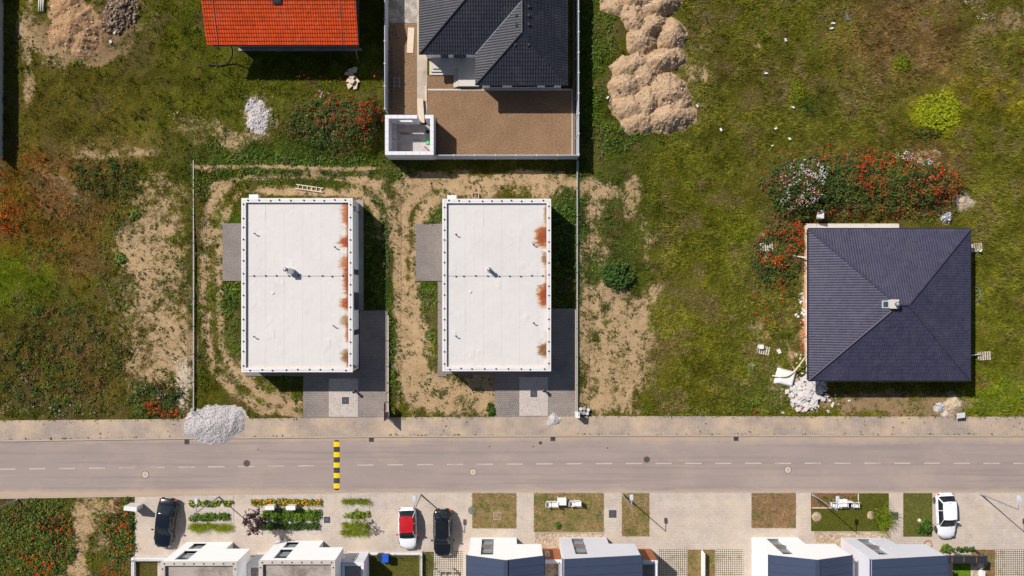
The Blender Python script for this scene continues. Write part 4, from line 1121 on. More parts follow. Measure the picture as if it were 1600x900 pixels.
def car(name, label, px, py, rz, L, Wd, H, paint, roofp=None, kind='hatch', rails=False, mirror=None):
    """local +y is the nose; the empty stands on the paving under the middle of the car"""
    t = thing(name, label, 'car', W(px, py, .045), rz)
    hl, hw = L / 2, Wd / 2
    belt = H * .60
    est = kind in ('estate', 'hatch')
    hood = belt - .06
    # body: stations along y: (y, half width, top z, bottom z)
    tail_top = belt - .02 if est else belt - .08
    st = [(-hl, hw * .56, belt * .62, .42), (-hl + .05, hw * .74, tail_top * .86, .34), (-hl + .18, hw * .88, tail_top * .97, .27), (-hl + .55, hw * .975, tail_top, .22), (-hl + 1.1, hw, belt, .2), (0, hw, belt, .19),
          (hl - 1.75, hw * .995, belt - .01, .19), (hl - 1.25, hw * .985, hood, .2), (hl - .7, hw * .945, hood - .06, .21), (hl - .34, hw * .86, hood - .13, .23), (hl - .14, hw * .72, hood - .22, .28), (hl - .03, hw * .54, hood - .34, .34), (hl, hw * .42, hood - .42, .4)]
    mb = MB(); rings = []
    for (y, w, zt, zb) in st:
        r = [(-w * .86, zb), (-w * .97, zb + .14), (-w, zb + (zt - zb) * .5), (-w * .975, zt - .14 if zt - zb > .3 else zt - .05), (-w * .90, zt - .035), (-w * .74, zt), (-w * .35, zt + .03), (0, zt + .04)]
        r = r + [(-a, b) for a, b in r[:-1][::-1]]
        rings.append([(a, y, b) for a, b in r])
    b0, n = loft(mb, rings)
    mb.f.append([b0 + k for k in range(n)]); e = b0 + (len(rings) - 1) * n; mb.f.append([e + k for k in range(n)][::-1])
    mb.f = [f[::-1] for f in mb.f]
    body = mb.build('body', paint, t, True, local=True)
    # glasshouse: rings from belt to roof
    yf, yb = hl - 1.22 * (L / 4.3), (-hl + .28 if est else -hl + .72)
    rf, rb = yf - .78 * (L / 4.3), yb + (.42 if est else .72)
    gw, rw = hw * .90, hw * .70
    def outline(y0, y1, w, z, bow):
        pts = []
        for f in (-1, -.55, 0, .55, 1): pts.append((w * f * .93, y0 - bow * (1 - f * f), z - .01 * f * f))
        for g in (.12, .35, .65, .88): pts.append((w * (1 if .2 < g < .8 else .985), y0 + (y1 - y0) * g, z))
        for f in (1, .55, 0, -.55, -1): pts.append((w * f * .90, y1 + bow * 1.3 * (1 - f * f), z - .01 * f * f))
        for g in (.88, .65, .35, .12): pts.append((-w * (1 if .2 < g < .8 else .985), y0 + (y1 - y0) * g, z))
        return pts
    mb = MB()
    o0 = outline(yb, yf, gw, belt - .05, .06); o2 = outline(rb, rf, rw, H - .06, .05)
    o1 = [tuple(Vector(a) * .45 + Vector(c) * .55 + Vector((0, 0, .02))) for a, c in zip(o0, o2)]
    loft(mb, [o0, o1, o2])
    mb.f.append(list(range(2 * 18, 3 * 18)))
    mb.build('glass', m_cglass, t, True, local=True)
    # roof skin
    mb = MB(); ys = np.linspace(rb - .02, rf + .02, 9); fx = np.linspace(-1, 1, 9); rr = []
    for i, y in enumerate(ys):
        f = abs(i - 4) / 4; w = rw * (1.03 - .05 * f ** 3)
        rr.append([(w * g * (1 - .0), y + (.05 if i == 8 else (-.05 if i == 0 else 0)) * (1 - g * g), H - .055 + .055 * (1 - f * f * .7) * (1 - g * g * .8)) for g in fx])
    loft(mb, rr, False)
    mb.build('roof', roofp or paint, t, True, local=True)
    # pillars
    for s in (-1, 1):
        pl = MB()
        for (a, c, w) in (((gw * .955 * s, yf - .02, belt - .02), (rw * .985 * s, rf, H - .05), .07), ((gw * .96 * s, yb + .1, belt - .02), (rw * .985 * s, rb + .04, H - .05), .16), ((gw * 1.0 * s, (yf + yb) / 2 - .1, belt - .03), (rw * 1.01 * s, (rf + rb) / 2 - .05, H - .05), .06)):
            a, c = Vector(a), Vector(c)
            pl.obox((a + c) / 2, c - a, (0, w, 0), (.035, 0, .02))
        pl.build('pillar', paint if not rails else m_dark, t, local=True)
        mr = MB().obox((s * (hw + .08), yf - .38, belt + .08), (.2, 0, 0), (0, .11, 0), (0, 0, .13)).build('mirror', mirror or paint, t, local=True)
        hd = MB().obox((s * hw * .71, hl - .25, hood - .2), (.2, s * -.13, 0), (s * .03, .11, -.04), (0, .02, .08)).build('headlight', m_hlamp, t, local=True)
        tl = MB().obox((s * hw * .76, -hl + .13, belt - .17), (.17, s * .08, 0), (0, .1, 0), (0, 0, .18)).build('tail_light', m_tlamp, t, local=True)
        MB().obox((s * hw * .95, -.1, belt - .3), (.12, 0, 0), (0, .2, 0), (0, 0, .03)).build('handle', m_chrome if rails else paint, t, local=True)
        for y in (hl - .83 * (L / 4.3), -hl + .78 * (L / 4.3)):
            rad = .32
            pr = [(.20, -.1), (.29, -.105), (rad, -.07), (rad, .07), (.29, .105), (.20, .1)]
            c = (s * (hw - .115), y, rad)
            wb = MB().lathe(pr, n=20); wb.v = [(c[0] + v[2], c[1] + v[0], c[2] + v[1]) for v in wb.v]
            wh = wb.build('wheel', m_tyre, t, True, local=True)
            rb_ = MB().lathe([(.2, .06), (.19, .10), (.06, .085), (.02, .09)], n=10); rb_.v = [(c[0] + s * (v[2] + .012), c[1] + v[0], c[2] + v[1]) for v in rb_.v]
            rb_.build('rim', m_rim, wh, local=True)
        if rails:
            MB().tube([(s * rw * .98, rb + .1, H), (s * rw * .99, rb + .25, H + .06), (s * rw * .99, rf - .3, H + .06), (s * rw * .97, rf - .1, H)], .025, 6).build('roof_rail', m_chrome, t, local=True)
    MB().obox((0, -hl - .005, .62), (.52, 0, 0), (0, .02, 0), (0, 0, .11)).build('number_plate', m_white, t, local=True)
    MB().obox((0, hl + .0, .45), (.52, 0, 0), (0, .02, 0), (0, 0, .11)).build('number_plate', m_white, t, local=True)
    for s in (-.35, .15):
        MB().tube([(s, yf + .03, belt + .02), (s + .45, yf - .12, belt + .07)], .012, 4).build('wiper', m_dark, t, local=True)
    MB().tube([(0, rb + .15, H), (0, rb + .02, H + .09)], .015, 5).build('aerial', m_dark, t, local=True)
    return t
PI = math.pi
car('parked_car', 'navy saloon car parked askew beside the weed patch', 262.5, 814.5, PI - R(7.5), 4.75, 1.84, 1.42, p_navy, kind='saloon')
car('parked_car', 'small white car with a red roof and red mirrors', 638, 822.5, PI + R(1.5), 3.95, 1.74, 1.48, p_whitec, p_red, 'hatch', mirror=p_red)
car('parked_car', 'black estate car with bright roof rails', 693, 829.5, PI + R(1), 4.5, 1.84, 1.6, p_black, kind='estate', rails=True)
car('parked_car', 'plain white car parked between the green lawn and a street lamp', 1472.5, 803, PI + R(2.5), 4.3, 1.79, 1.46, p_whitec, kind='hatch')

# ---------------------------------------------------------------- street lamps
def street_lamp(px, py, label):
    h = 5.75
    t = thing('street_lamp', label, 'street lamp', W(px, py, .04), 0, 'street lamps along the forecourt')
    MB().lathe([(.12, 0), (.12, .05), (.075, .06), (.07, 1.0), (.055, 1.05), (.04, h), (.035, h + .05)], n=10).build('pole', m_steel, t, True, local=True)
    MB().tube([(0, 0, h - .05), (0, .12, h + .02), (0, 1.0, h + .06)], .035, 8).build('arm', m_steel, t, True, local=True)
    hd = MB().add([(-.14, .75, h + .03), (.14, .75, h + .03), (.16, .95, h + .03), (.15, 1.28, h + .03), (-.15, 1.28, h + .03), (-.16, .95, h + .03),
                   (-.10, .78, h + .13), (.10, .78, h + .13), (.13, .95, h + .15), (.12, 1.25, h + .11), (-.12, 1.25, h + .11), (-.13, .95, h + .15)],
                  [[5, 4, 3, 2, 1, 0], [6, 7, 8, 9, 10, 11]] + [[i, (i + 1) % 6, 6 + (i + 1) % 6, 6 + i] for i in range(6)]).build('lamp_head', M('lamp_housing', srgb(196, 204, 216), .45, .05), t, local=True)
    MB().box(-.1, .1, .9, 1.2, h + .018, h + .029).build('lens', m_glassl, hd, local=True)
for px, py, lb in ((27, 781, 'grey street lamp rising from the poppy patch by the road'), (342.4, 776.3, 'grey street lamp in the pebble bed beside the navy car'), (657.9, 773, 'grey street lamp behind the car with the red roof'),
                   (972, 771, 'grey street lamp at the corner of the narrow dry lawn'), (1270, 773.3, 'grey street lamp by the white garden bench set'), (1532, 772, 'grey street lamp near the plain white car')):
    street_lamp(px, py, lb)

# ---------------------------------------------------------------- speed hump
t = thing('speed_hump', 'yellow and black rubber speed hump across the road', 'speed hump', W(526.2, 728))
m_yel = M('hump_yellow', srgb(240, 196, 10), .7, .1); m_blk = M('hump_black', srgb(62, 60, 60), .8, .2)
hx = .29; prof = [(-hx, 0), (-hx * .8, .025), (-hx * .35, .05), (hx * .35, .05), (hx * .8, .025), (hx, 0)]
y = 690.0; k = 0
def hump_seg(p0, p1, mat, nm, cap=0):
    a, b = Y(p0), Y(p1)
    mb = MB(); vs = []
    n = len(prof)
    rs = [(a, 1.0), (b, 1.0)]
    if cap: rs = [(a, 1.0), (a * .5 + b * .5, .85), (b, .35)]
    rings = []
    for (yy, s) in rs: rings.append([(X(526.2) + px_ * s, yy, .001 + pz * (s if s > .9 else s * .8)) for px_, pz in prof])
    b0, n = loft(mb, rings, False)
    mb.f.append([b0 + i for i in range(n)]); e = b0 + (len(rings) - 1) * n; mb.f.append([e + i for i in range(n)])
    mb.build(nm, mat, t)
hump_seg(690, 687.6, m_blk, 'end_cap', 1)
seg = (763.2 - 690) / 9
for k in range(9):
    hump_seg(690 + k * seg + .15, 690 + (k + 1) * seg - .15, m_yel if k % 2 == 0 else m_blk, 'segment')
hump_seg(763.2, 766, m_blk, 'end_cap', 1)

# ---------------------------------------------------------------- manholes, drains, hatches
m_iron = M('cast_iron', srgb(96, 86, 82), .7, .25, 8, 30, .2, metal=.3); m_cov = M('concrete_cover', srgb(196, 178, 158), .85, .12, 3, 15)
def manhole(px, py, r, mat, label, z=.004, group=None):
    t = thing('manhole_cover', label, 'manhole', W(px, py, z))
    MB().lathe([(r, -.05), (r, .004), (r * .9, .006)], n=24).build('rim', m_iron, t, local=True)
    MB().lathe([(r * .86, 0), (r * .86, .010)], n=24).build('cover', mat, t, local=True)
    b = MB()
    for a in (0, 1): b.obox((0, (a - .5) * r * .8, .0125), (r * .25, 0, 0), (0, .03, 0), (0, 0, .004))
    b.obox((0, 0, .0125), (r * .9, 0, 0), (0, .025, 0), (0, 0, .003))
    b.build('lifting_slot', m_dark, t, local=True)
manhole(227, 741.5, .36, m_cov, 'pale round manhole cover in the lane opposite the navy car')
manhole(739, 737.5, .36, m_cov, 'pale round manhole cover in the lane opposite the dry grass square')
manhole(1231, 734, .36, m_cov, 'pale round manhole cover in the lane opposite the withered square')
manhole(385.5, 724, .32, m_iron, 'dark round manhole cover on the centre line left of the speed hump')
manhole(1010.5, 718, .3, m_iron, 'dark round manhole cover on the road right of the white bungalows')
manhole(844.5, 692, .17, m_iron, 'small dark round cover on the road near the small gravel heap')
for (px, py) in ((765, 697.5), (833, 697.5), (949, 700), (403, 702)):
    tag(MB().lathe([(.07, 0), (.07, .012), (.04, .016)], W(px, py, 0.001), 10).build('valve_cap', m_iron), 'tiny dark valve cap set into the asphalt', 'valve cap', 'valve caps in the road')
def grate(px, py, label, s=.46):
    t = thing('drain_grate', label, 'drain', W(px, py, .002))
    MB().box(-s / 2, s / 2, -s / 2, -s / 2 + .05, 0, .02).box(-s / 2, s / 2, s / 2 - .05, s / 2, 0, .02).box(-s / 2, -s / 2 + .05, -s / 2 + .05, s / 2 - .05, 0, .02).box(s / 2 - .05, s / 2, -s / 2 + .05, s / 2 - .05, 0, .02).build('frame', m_iron, t, local=True)
    MB().box(-s / 2 + .05, s / 2 - .05, -s / 2 + .05, s / 2 - .05, -.03, .002).build('sump', m_dark, t, local=True)
    bm = MB().box(-s / 2 + .05, s / 2 - .05, -.016, .016, .003, .018).mesh('bar', m_iron)
    for i in range(5): link('bar', bm, t, (0, -s / 2 + .05 + (i + .5) * (s - .1) / 5, 0))
grate(292, 690.3, 'square kerb drain grate beside the large gravel pile'); grate(580.3, 686.6, 'square kerb drain grate right of the speed hump'); grate(863.8, 685.2, 'square kerb drain grate below the small gravel heap'); grate(1150, 685, 'square kerb drain grate opposite the wide forecourt')
def hatch(px, py, label, s=.66, mat=None, z=.063, frame=m_conc):
    t = thing('hatch', label, 'hatch', W(px, py, z))
    MB().box(-s / 2 - .06, s / 2 + .06, -s / 2 - .06, s / 2 + .06, -.05, .008).build('frame', frame, t, local=True)
    MB().box(-s / 2, s / 2, -s / 2, s / 2, .009, .022).build('lid', mat or m_iron, t, local=True)
    MB().box(-.03, .03, -.03, .03, .0225, .03).build('handle', m_steel, t, local=True)
m_lid = M('grey_hatch', srgb(74, 74, 82), .6, .15, 4, 20)
hatch(539.7, 625.8, 'dark hatch in the pebble square, house with two flues', .68, m_lid)
hatch(834, 615.2, 'dark hatch in the pebble square beside the small gravel heap', .66, m_lid)
hatch(511, 812.2, 'dark hatch in the paving beside the purple tree bed', .62, m_lid, .046)
hatch(957.3, 803, 'dark hatch in the paving between the two dry lawns', .6, m_lid, .046, m_lid)
hatch(1398, 806, 'dark hatch in the sandy paving beside the fern', .58, m_lid, .046, m_lid)
hatch(776.5, 806, 'grey hatch in the dry grass square', .62, M('hatch_dusty', srgb(142, 122, 104), .8), .079, m_conc_d)
hatch(936, 802.5, 'small grey hatch in the grass near the white table', .3, m_lid, .079, m_lid)
manhole(737.5, 797.5, .36, M('cover_grey', srgb(128, 124, 122)), 'grey round cover at the edge of the dry grass square', .08)
tag(MB().lathe([(.1, 0), (.12, .75), (.16, .78), (.16, .84), (.05, .9)], W(555.5, 611, .055), 12).build('vent_post', m_anthr), 'short dark vent post beside a pebble square, house with two flues', 'vent post')
tag(MB().lathe([(.1, 0), (.12, .75), (.16, .78), (.16, .84), (.05, .9)], W(849.6, 609, .055), 12).build('vent_post', m_anthr), 'short dark vent post beside the pebble square near the small gravel heap', 'vent post')
for (x, y0, y1) in ((560.2, 592, 651), (857, 589.5, 649.5)):
    lb = 'dotted drain channel beside the pebble square' + (', house with two flues' if x < 600 else ', house near the small gravel heap')
    t = thing('drain_channel', lb, 'drain', W(x + .6, (y0 + y1) / 2, .0505))
    n = 22; l = (y1 - y0) / PXM
    MB().box(-.05, .05, -l / 2, l / 2, -.01, .002).build('channel', m_conc_g, t, local=True)
    bm = MB().box(-.045, .045, -.035, .035, .003, .008).mesh('slot', m_dark)
    for i in range(n): link('slot', bm, t, (0, -l / 2 + (i + .5) * l / n, 0))

# ---------------------------------------------------------------- cabinets, posts, signs
def cabinet(px, py, w, d, h, label, rz=0., mat=None, z=.05):
    t = thing('utility_cabinet', label, 'cabinet', W(px, py, z), rz)
    mat = mat or m_white
    MB().box(-w / 2 + .03, w / 2 - .03, -d / 2 + .03, d / 2 - .03, -.1, .12).build('plinth', m_conc_g, t, local=True)
    MB().box(-w / 2, w / 2, -d / 2, d / 2, .121, h).build('body', mat, t, local=True)
    MB().add([(-w / 2 - .03, -d / 2 - .03, h + .001), (w / 2 + .03, -d / 2 - .03, h + .001), (w / 2 + .03, d / 2 + .03, h + .001), (-w / 2 - .03, d / 2 + .03, h + .001), (-w / 2 - .03, -d / 2 - .03, h + .04), (w / 2 + .03, -d / 2 - .03, h + .04), (w / 2 + .03, d / 2 + .03, h + .07), (-w / 2 - .03, d / 2 + .03, h + .07)],
             [[0, 3, 2, 1], [4, 5, 6, 7], [0, 1, 5, 4], [1, 2, 6, 5], [2, 3, 7, 6], [3, 0, 4, 7]]).build('lid', mat, t, local=True)
    dr = MB().box(-w / 2 + .04, w / 2 - .04, d / 2 + .001, d / 2 + .015, .18, h - .06).build('door', mat, t, local=True)
    MB().box(w / 2 - .14, w / 2 - .1, d / 2 + .016, d / 2 + .03, h * .5, h * .5 + .12).build('handle', m_dark, dr, local=True)
cabinet(215, 788.5, 1.15, .36, 1.5, 'white utility cabinet beside the poppy patch', R(-6), z=.0)
cabinet(426, 789.5, .8, .32, 1.0, 'white utility cabinet in the purple tree bed, near the tree', z=.07)
cabinet(458.5, 789.5, .8, .32, 1.0, 'white utility cabinet in the purple tree bed, far from the tree', z=.07)
cabinet(900.6, 645.5, .35, .5, 1.3, 'slim white meter cabinet at the end of the green mesh fence', z=.0)
cabinet(606, 646, .35, .5, 1.2, 'slim white meter cabinet behind the maroon banner board', z=.0)
# maroon banner board on posts at the corner of the driveway
t = thing('banner_board', 'maroon edged banner board on posts at the driveway corner', 'sign', W(605, 640.5))
for py in (626.5, 653):
    MB().tube([W(605.2, py, -.05), W(605.2, py, 1.95) - W(605.2, py, 1.95) + Vector((X(605.2), Y(py), 1.95))], .03, 6).build('post', m_steel, t)
MB().box(X(604.9) - .03, X(604.9) - .005, Y(654), Y(625.5), 1.0, 1.95).build('board', M('maroon_board', srgb(128, 24, 50), .6), t)
t = thing('site_sign', 'small white sign on a red stake beside the sidewalk', 'sign', W(1490, 648, -.05))
MB().tube([(0, 0, 0), (.1, .02, .9)], .025, 6).build('stake', M('red_stake', srgb(170, 40, 36)), t, local=True)
MB().obox((.22, .05, .85), (.7, .1, .1), (-.1, .5, .2), (0, -.01, .03)).build('board', m_white, t, local=True)
tag(MB().tube([W(1477.5, 648.5, -.05), W(1480.5, 650, .55)], .03, 6).build('marker_stake', M('yellow_stake', srgb(226, 178, 40))), 'short yellow marker stake at the sidewalk edge', 'stake')
tag(MB().tube([W(1177, 647.5, .03), W(1183, 641, .3)], .05, 6).build('marker_stake', M('red_stake', srgb(170, 40, 36))), 'leaning red marker stake at the sidewalk edge', 'stake')

# ---------------------------------------------------------------- green mesh fences
def mesh_fence(label, px, y0, y1, board, seed):
    a, b = W(px, y0), W(px, y1); L = (a - b).length; n = round(L / 2.55); s = L / n; h = 1.6
    t = thing('mesh_fence', label, 'fence', (a.x, (a.y + b.y) / 2, 0))
    pm = MB().tube([(0, 0, -.1), (0, 0, h + .05)], .028, 6).mesh('post', m_green)
    wm = MB()
    m = int(s / .1)
    for i in range(1, m): 
        w = .005; y = i * s / m
        wm.add([(0, y - w, .27), (0, y + w, .27), (0, y + w, h), (0, y - w, h)], [[0, 1, 2, 3]])
    for z in np.arange(.3, h + .01, .2): wm.add([(0, 0, z - .004), (0, s, z - .004), (0, s, z + .004), (0, 0, z + .004)], [[0, 1, 2, 3]])
    wmm = wm.mesh('wire_panel', m_green)
    bm = MB().box(-.035, .035, .03, s - .03, -.05, .25).mesh('base_board', m_conc)
    rl = MB().tube([(0, 0, h), (0, s, h)], .014, 5).mesh('top_wire', m_green)
    l = Vector(t.location)
    for i in range(n + 1): link('post', pm, t, Vector((b.x, b.y + i * s, 0)) - l)
    for i in range(n):
        q = Vector((b.x, b.y + i * s, 0)) - l
        tag(link('wire_panel', wmm, t, q), kind='stuff'); link('top_wire', rl, t, q)
        if board(PYs(b.y + i * s)): link('base_board', bm, t, q)
mesh_fence('green mesh fence on pale base boards beside the bare soil', 303.6, 250, 640, lambda p: True, 1)
mesh_fence('green mesh fence between the two white bungalow plots', 607.2, 252, 652, lambda p: p > 520, 2)
mesh_fence('green mesh fence on pale base boards beside the white buckets', 901.6, 251, 645, lambda p: True, 3)
for (x, y0, y1, lb) in ((605.2, 487, 650, 'low concrete kerb along the driveway, house with two flues'), (899.6, 484, 640, 'low concrete kerb along the driveway beside the white buckets')):
    tag(MB().box(X(x) - .06, X(x) + .05, Y(y1), Y(y0), -.1, .12).build('driveway_kerb', m_kerb), lb, 'kerb')

# ---------------------------------------------------------------- heaps
def heap_mat(name, c1, c2, c3, bs=12, bd=.06):
    t = NT(name)
    c = t.mix(c1, c2, t.gray(t.noise(1.6, 6, rough=.7), 0, 1))
    c = t.mix(c, c3, t.gray(t.noise(5, 6, rough=.75), 0, .8, .5, .68))
    c = t.mix(c, t.gray(t.noise(bs * 2, 4), .7, 1.15), .9, 'MULTIPLY')
    t.bump(t.noise(bs, 6, rough=.75), .9, bd)
    return t.out(c, .95, 0, .1)
h_earth = heap_mat('spoil_earth', srgb(198, 166, 132), srgb(170, 139, 108), srgb(212, 192, 166))
h_white = heap_mat('white_gravel', srgb(202, 194, 192), srgb(188, 180, 179), srgb(210, 202, 199), 22, .03)
h_sand = heap_mat('pale_sand', srgb(208, 186, 158), srgb(186, 160, 130), srgb(226, 214, 196))
h_brown = heap_mat('brown_earth', srgb(188, 150, 112), srgb(150, 114, 82), srgb(206, 172, 130))
h_dark = heap_mat('dark_clods', srgb(126, 100, 76), srgb(98, 76, 58), srgb(150, 120, 90), 8, .1)
h_rubble = heap_mat('rubble_dust', srgb(176, 166, 158), srgb(150, 138, 128), srgb(206, 198, 192))
h_grey = heap_mat('grey_stones', srgb(150, 146, 152), srgb(96, 94, 100), srgb(190, 188, 190), 8, .1)
t = NT('loose_stone'); m_stone = t.out(t.attr('Col').outputs['Color'], .9, 0, .15)
WST = [(.58, .55, .545), (.52, .49, .49), (.46, .43, .44)]; EST = [(.48, .37, .25), (.42, .32, .22), (.56, .48, .38), (.38, .28, .19)]
def heap(name, label, lobes, mat, step=.09, rough=.25, ridge=.12, sharp=1.2, seed=1, cat='heap', fine=.06, stones=0, scol=None, ssize=(.03, .09)):
    """lobes: (px, py, rx, ry, angle, height) at ground level"""
    x0 = min(l[0] - max(l[2], l[3]) for l in lobes); x1 = max(l[0] + max(l[2], l[3]) for l in lobes)
    y0 = min(l[1] - max(l[2], l[3]) for l in lobes); y1 = max(l[1] + max(l[2], l[3]) for l in lobes)
    xs = np.arange(x0 - 3, x1 + 3, step * PXM); ys = np.arange(y0 - 3, y1 + 3, step * PXM)
    px, py = np.meshgrid(xs, ys)
    wx = (fbm(px / 12, py / 12, seed) - .5) * 10; wy = (fbm(px / 12, py / 12, seed + 5) - .5) * 10
    h = np.full(px.shape, -.3)
    for i, (cx, cy, rx, ry, a, hh) in enumerate(lobes):
        c, s = math.cos(R(a)), math.sin(R(a))
        dx, dy = px + wx - cx, py + wy - cy
        u, v = (dx * c + dy * s) / rx, (-dx * s + dy * c) / ry
        d = np.sqrt(u * u + v * v)
        th = np.arctan2(v, u)
        g = 1 - d ** sharp + ridge * (fbm(np.cos(th) * 3.4 + 7 * i + d * .4, np.sin(th) * 3.4, seed + i, 3) - .5) * 2 * np.clip(d * 1.4, 0, 1)
        h = np.maximum(h, np.where(g > 0, hh * g, -.3 + .3 * np.clip(1 + g, 0, 1)))
    h = h + rough * hh * (fbm(px / 5, py / 5, seed + 40, 5) - .5) * np.where(h > 0, 1, .3)
    h = h + fine * (fbm(px / 1.9, py / 1.9, seed + 60, 3) - .5) * 2 * np.where(h > 0, 1, .3)
    keep = h > -.12
    ii = np.arange(px.size).reshape(px.shape)
    k = keep[:-1, :-1] | keep[:-1, 1:] | keep[1:, 1:] | keep[1:, :-1]
    q = np.stack([ii[1:, :-1], ii[1:, 1:], ii[:-1, 1:], ii[:-1, :-1]], -1)[k]
    used = np.unique(q); remap = np.full(px.size, -1); remap[used] = np.arange(len(used))
    cx, cy = X((x0 + x1) / 2), Y((y0 + y1) / 2)
    co = np.stack([X(px) - cx, Y(py) - cy, h], -1).reshape(-1, 3)[used]
    o = npmesh(name, co, remap[q], mat, smooth=True)
    o.location = (cx, cy, 0)
    if stones:
        r2 = np.random.default_rng(seed)
        cand = co[co[:, 2] > .02]; P = cand[r2.integers(0, len(cand), stones)] + r2.normal(0, .03, (stones, 3))
        sz = ssize[0] + (ssize[1] - ssize[0]) * r2.random(stones) ** 3
        cube = np.array([(-1, -1, -1), (1, -1, -1), (1, 1, -1), (-1, 1, -1), (-1, -1, 1), (1, -1, 1), (1, 1, 1), (-1, 1, 1)], float)
        v = cube[None] * r2.uniform(.55, 1, (stones, 8, 3)) * sz[:, None, None] * r2.uniform(.6, 1.2, (stones, 1, 3))
        a = r2.uniform(0, np.pi, stones); ca, sa = np.cos(a)[:, None], np.sin(a)[:, None]
        v = np.stack([v[..., 0] * ca - v[..., 1] * sa, v[..., 0] * sa + v[..., 1] * ca, v[..., 2] * .7], -1) + P[:, None]
        fc = np.array([[0, 3, 2, 1], [4, 5, 6, 7], [0, 1, 5, 4], [1, 2, 6, 5], [2, 3, 7, 6], [3, 0, 4, 7]])
        fq = (fc[None] + np.arange(stones)[:, None, None] * 8).reshape(-1, 4)
        cl = np.repeat(np.array(scol)[r2.integers(0, len(scol), stones)] * r2.uniform(.75, 1.2, (stones, 1)), 8, 0)
        tag(npmesh('stones', v.reshape(-1, 3), fq, m_stone, col=np.clip(cl, 0, 1), parent=o), kind='stuff')
    return tag(o, label, cat)
heap('spoil_heap', 'long lumpy heap of tan excavated earth beside the grey fence',
     [(962, 12, 22, 18, 20, .7), (990, 30, 30, 22, 60, 1.1), (1030, 10, 34, 18, -20, 1.2), (1015, 45, 30, 18, -35, 1.3), (1048, 55, 24, 26, 0, 1.1), (1000, 62, 26, 26, 70, 1.0), (1035, 95, 38, 18, -15, 1.2), (985, 105, 36, 20, -15, 1.1),
      (978, 135, 30, 26, 10, 1.2), (1005, 120, 26, 30, -50, 1.0), (1040, 145, 38, 30, 20, 1.3), (1010, 160, 24, 34, 0, 1.2), (985, 168, 32, 24, 20, 1.0), (1045, 183, 42, 24, -6, 1.25), (1000, 190, 30, 20, -10, .9), (1060, 165, 20, 22, 0, .8), (1000, 0, 40, 20, 0, 1.0)],
     h_earth, .08, .16, .12, 1.6, 11, fine=.075, stones=1800, scol=EST, ssize=(.02, .09))
heap('gravel_pile', 'large white gravel pile spilling from the plot onto the sidewalk', [(338, 663, 45, 28, 0, .68), (311, 669, 27, 18, 0, .4), (364, 661, 20, 23, 0, .5), (330, 650, 30, 15, 0, .5), (335, 681, 30, 13, 0, .28)], h_white, .06, .05, .10, 1.25, 21, fine=.03, stones=6500, scol=WST, ssize=(.015, .05))
heap('gravel_pile', 'small white gravel heap at the end of a driveway', [(866, 656, 12, 11, 0, .4), (861, 662, 11, 7, 0, .2)], h_white, .07, .3, .15, 1.1, 23, stones=300, scol=WST, ssize=(.015, .05))
heap('sand_pile', 'flat patch of pale sand in the meadow near the poppies', [(404, 183, 17, 24, 0, .2), (413, 192, 12, 14, 0, .22), (391, 166, 9, 10, 0, .1)], h_white, .08, .5, .6, 1.2, 25, fine=.08, stones=900, scol=WST, ssize=(.02, .08))
heap('earth_pile', 'brown earth pile at the edge of the upper meadow', [(120, 40, 36, 38, 0, 1.1), (105, 15, 30, 24, 30, .9), (132, 62, 24, 24, 0, .8), (100, 55, 22, 20, 0, .5)], h_brown, .1, .3, .25, 1.2, 27, fine=.08, stones=250, scol=EST, ssize=(.025, .1))
heap('clod_pile', 'low heap of dark earth clods beside the brown pile', [(185, 22, 26, 28, 0, .45), (195, 8, 22, 16, 0, .5), (176, 38, 18, 14, 0, .35)], h_dark, .09, .9, .4, 1.2, 29, fine=.12, stones=900, scol=[(.20, .15, .11), (.26, .19, .13), (.14, .10, .08)], ssize=(.04, .16))
heap('sand_pile', 'small pale sand pile right of the poppy mound', [(1502, 314, 13, 14, 0, .4), (1506, 320, 9, 8, 0, .3)], h_sand, .07, .4, .25, 1.2, 31)
heap('stone_pile', 'small heap of grey stones behind the hipped roof house', [(1478, 338.5, 9, 10, 0, .45)], h_grey, .07, .9, .3, 1.2, 33, stones=160, scol=[(.42, .41, .44), (.2, .2, .22), (.55, .54, .55)], ssize=(.04, .13))
heap('stone_pile', 'low pile of pale crushed stone before the hipped roof house', [(1469, 637, 8, 7, 0, .16)], h_white, .06, .9, .3, 1.2, 35, stones=260, scol=WST, ssize=(.02, .07))
heap('earth_pile', 'short tan earth bank beside the mesh fence corner', [(325, 263, 13, 5.5, 4, .4)], h_brown, .07, .5, .3, 1.2, 37)
heap('earth_pile', 'small tan earth hump before the hipped roof house', [(1490, 633, 14, 12, 0, .3)], h_sand, .07, .5, .3, 1.2, 38)

def chunk(mb, p, s, rng):
    """irregular stone: jittered box"""
    a = rng.uniform(0, PI); c, d = math.cos(a), math.sin(a)
    vs = []
    for z in (0, 1):
        for (u, v) in ((-1, -1), (1, -1), (1, 1), (-1, 1)):
            uu, vv = u * s[0] * rng.uniform(.55, 1), v * s[1] * rng.uniform(.55, 1)
            vs.append((p[0] + uu * c - vv * d, p[1] + uu * d + vv * c, p[2] + (z * s[2] * rng.uniform(.7, 1.1))))
    return mb.add(vs, [[0, 3, 2, 1], [4, 5, 6, 7], [0, 1, 5, 4], [1, 2, 6, 5], [2, 3, 7, 6], [3, 0, 4, 7]])
m_plast = M('broken_plaster', srgb(214, 206, 202), .9, .12, 3, 14, .1)
rng = random.Random(12)
t = thing('rubble_pile', 'pile of broken white plaster and blocks at the corner of the hipped roof house', 'rubble', W(1260, 612))
hb = heap('rubble_base', '', [(1262, 610, 20, 22, 30, .34), (1274, 600, 14, 15, 0, .28), (1252, 628, 14, 9, 0, .12)], h_rubble, .09, .9, .5, 1.1, 39, stones=900, scol=WST, ssize=(.03, .12))
for kx in ('label', 'category'): 
    if kx in hb: del hb[kx]
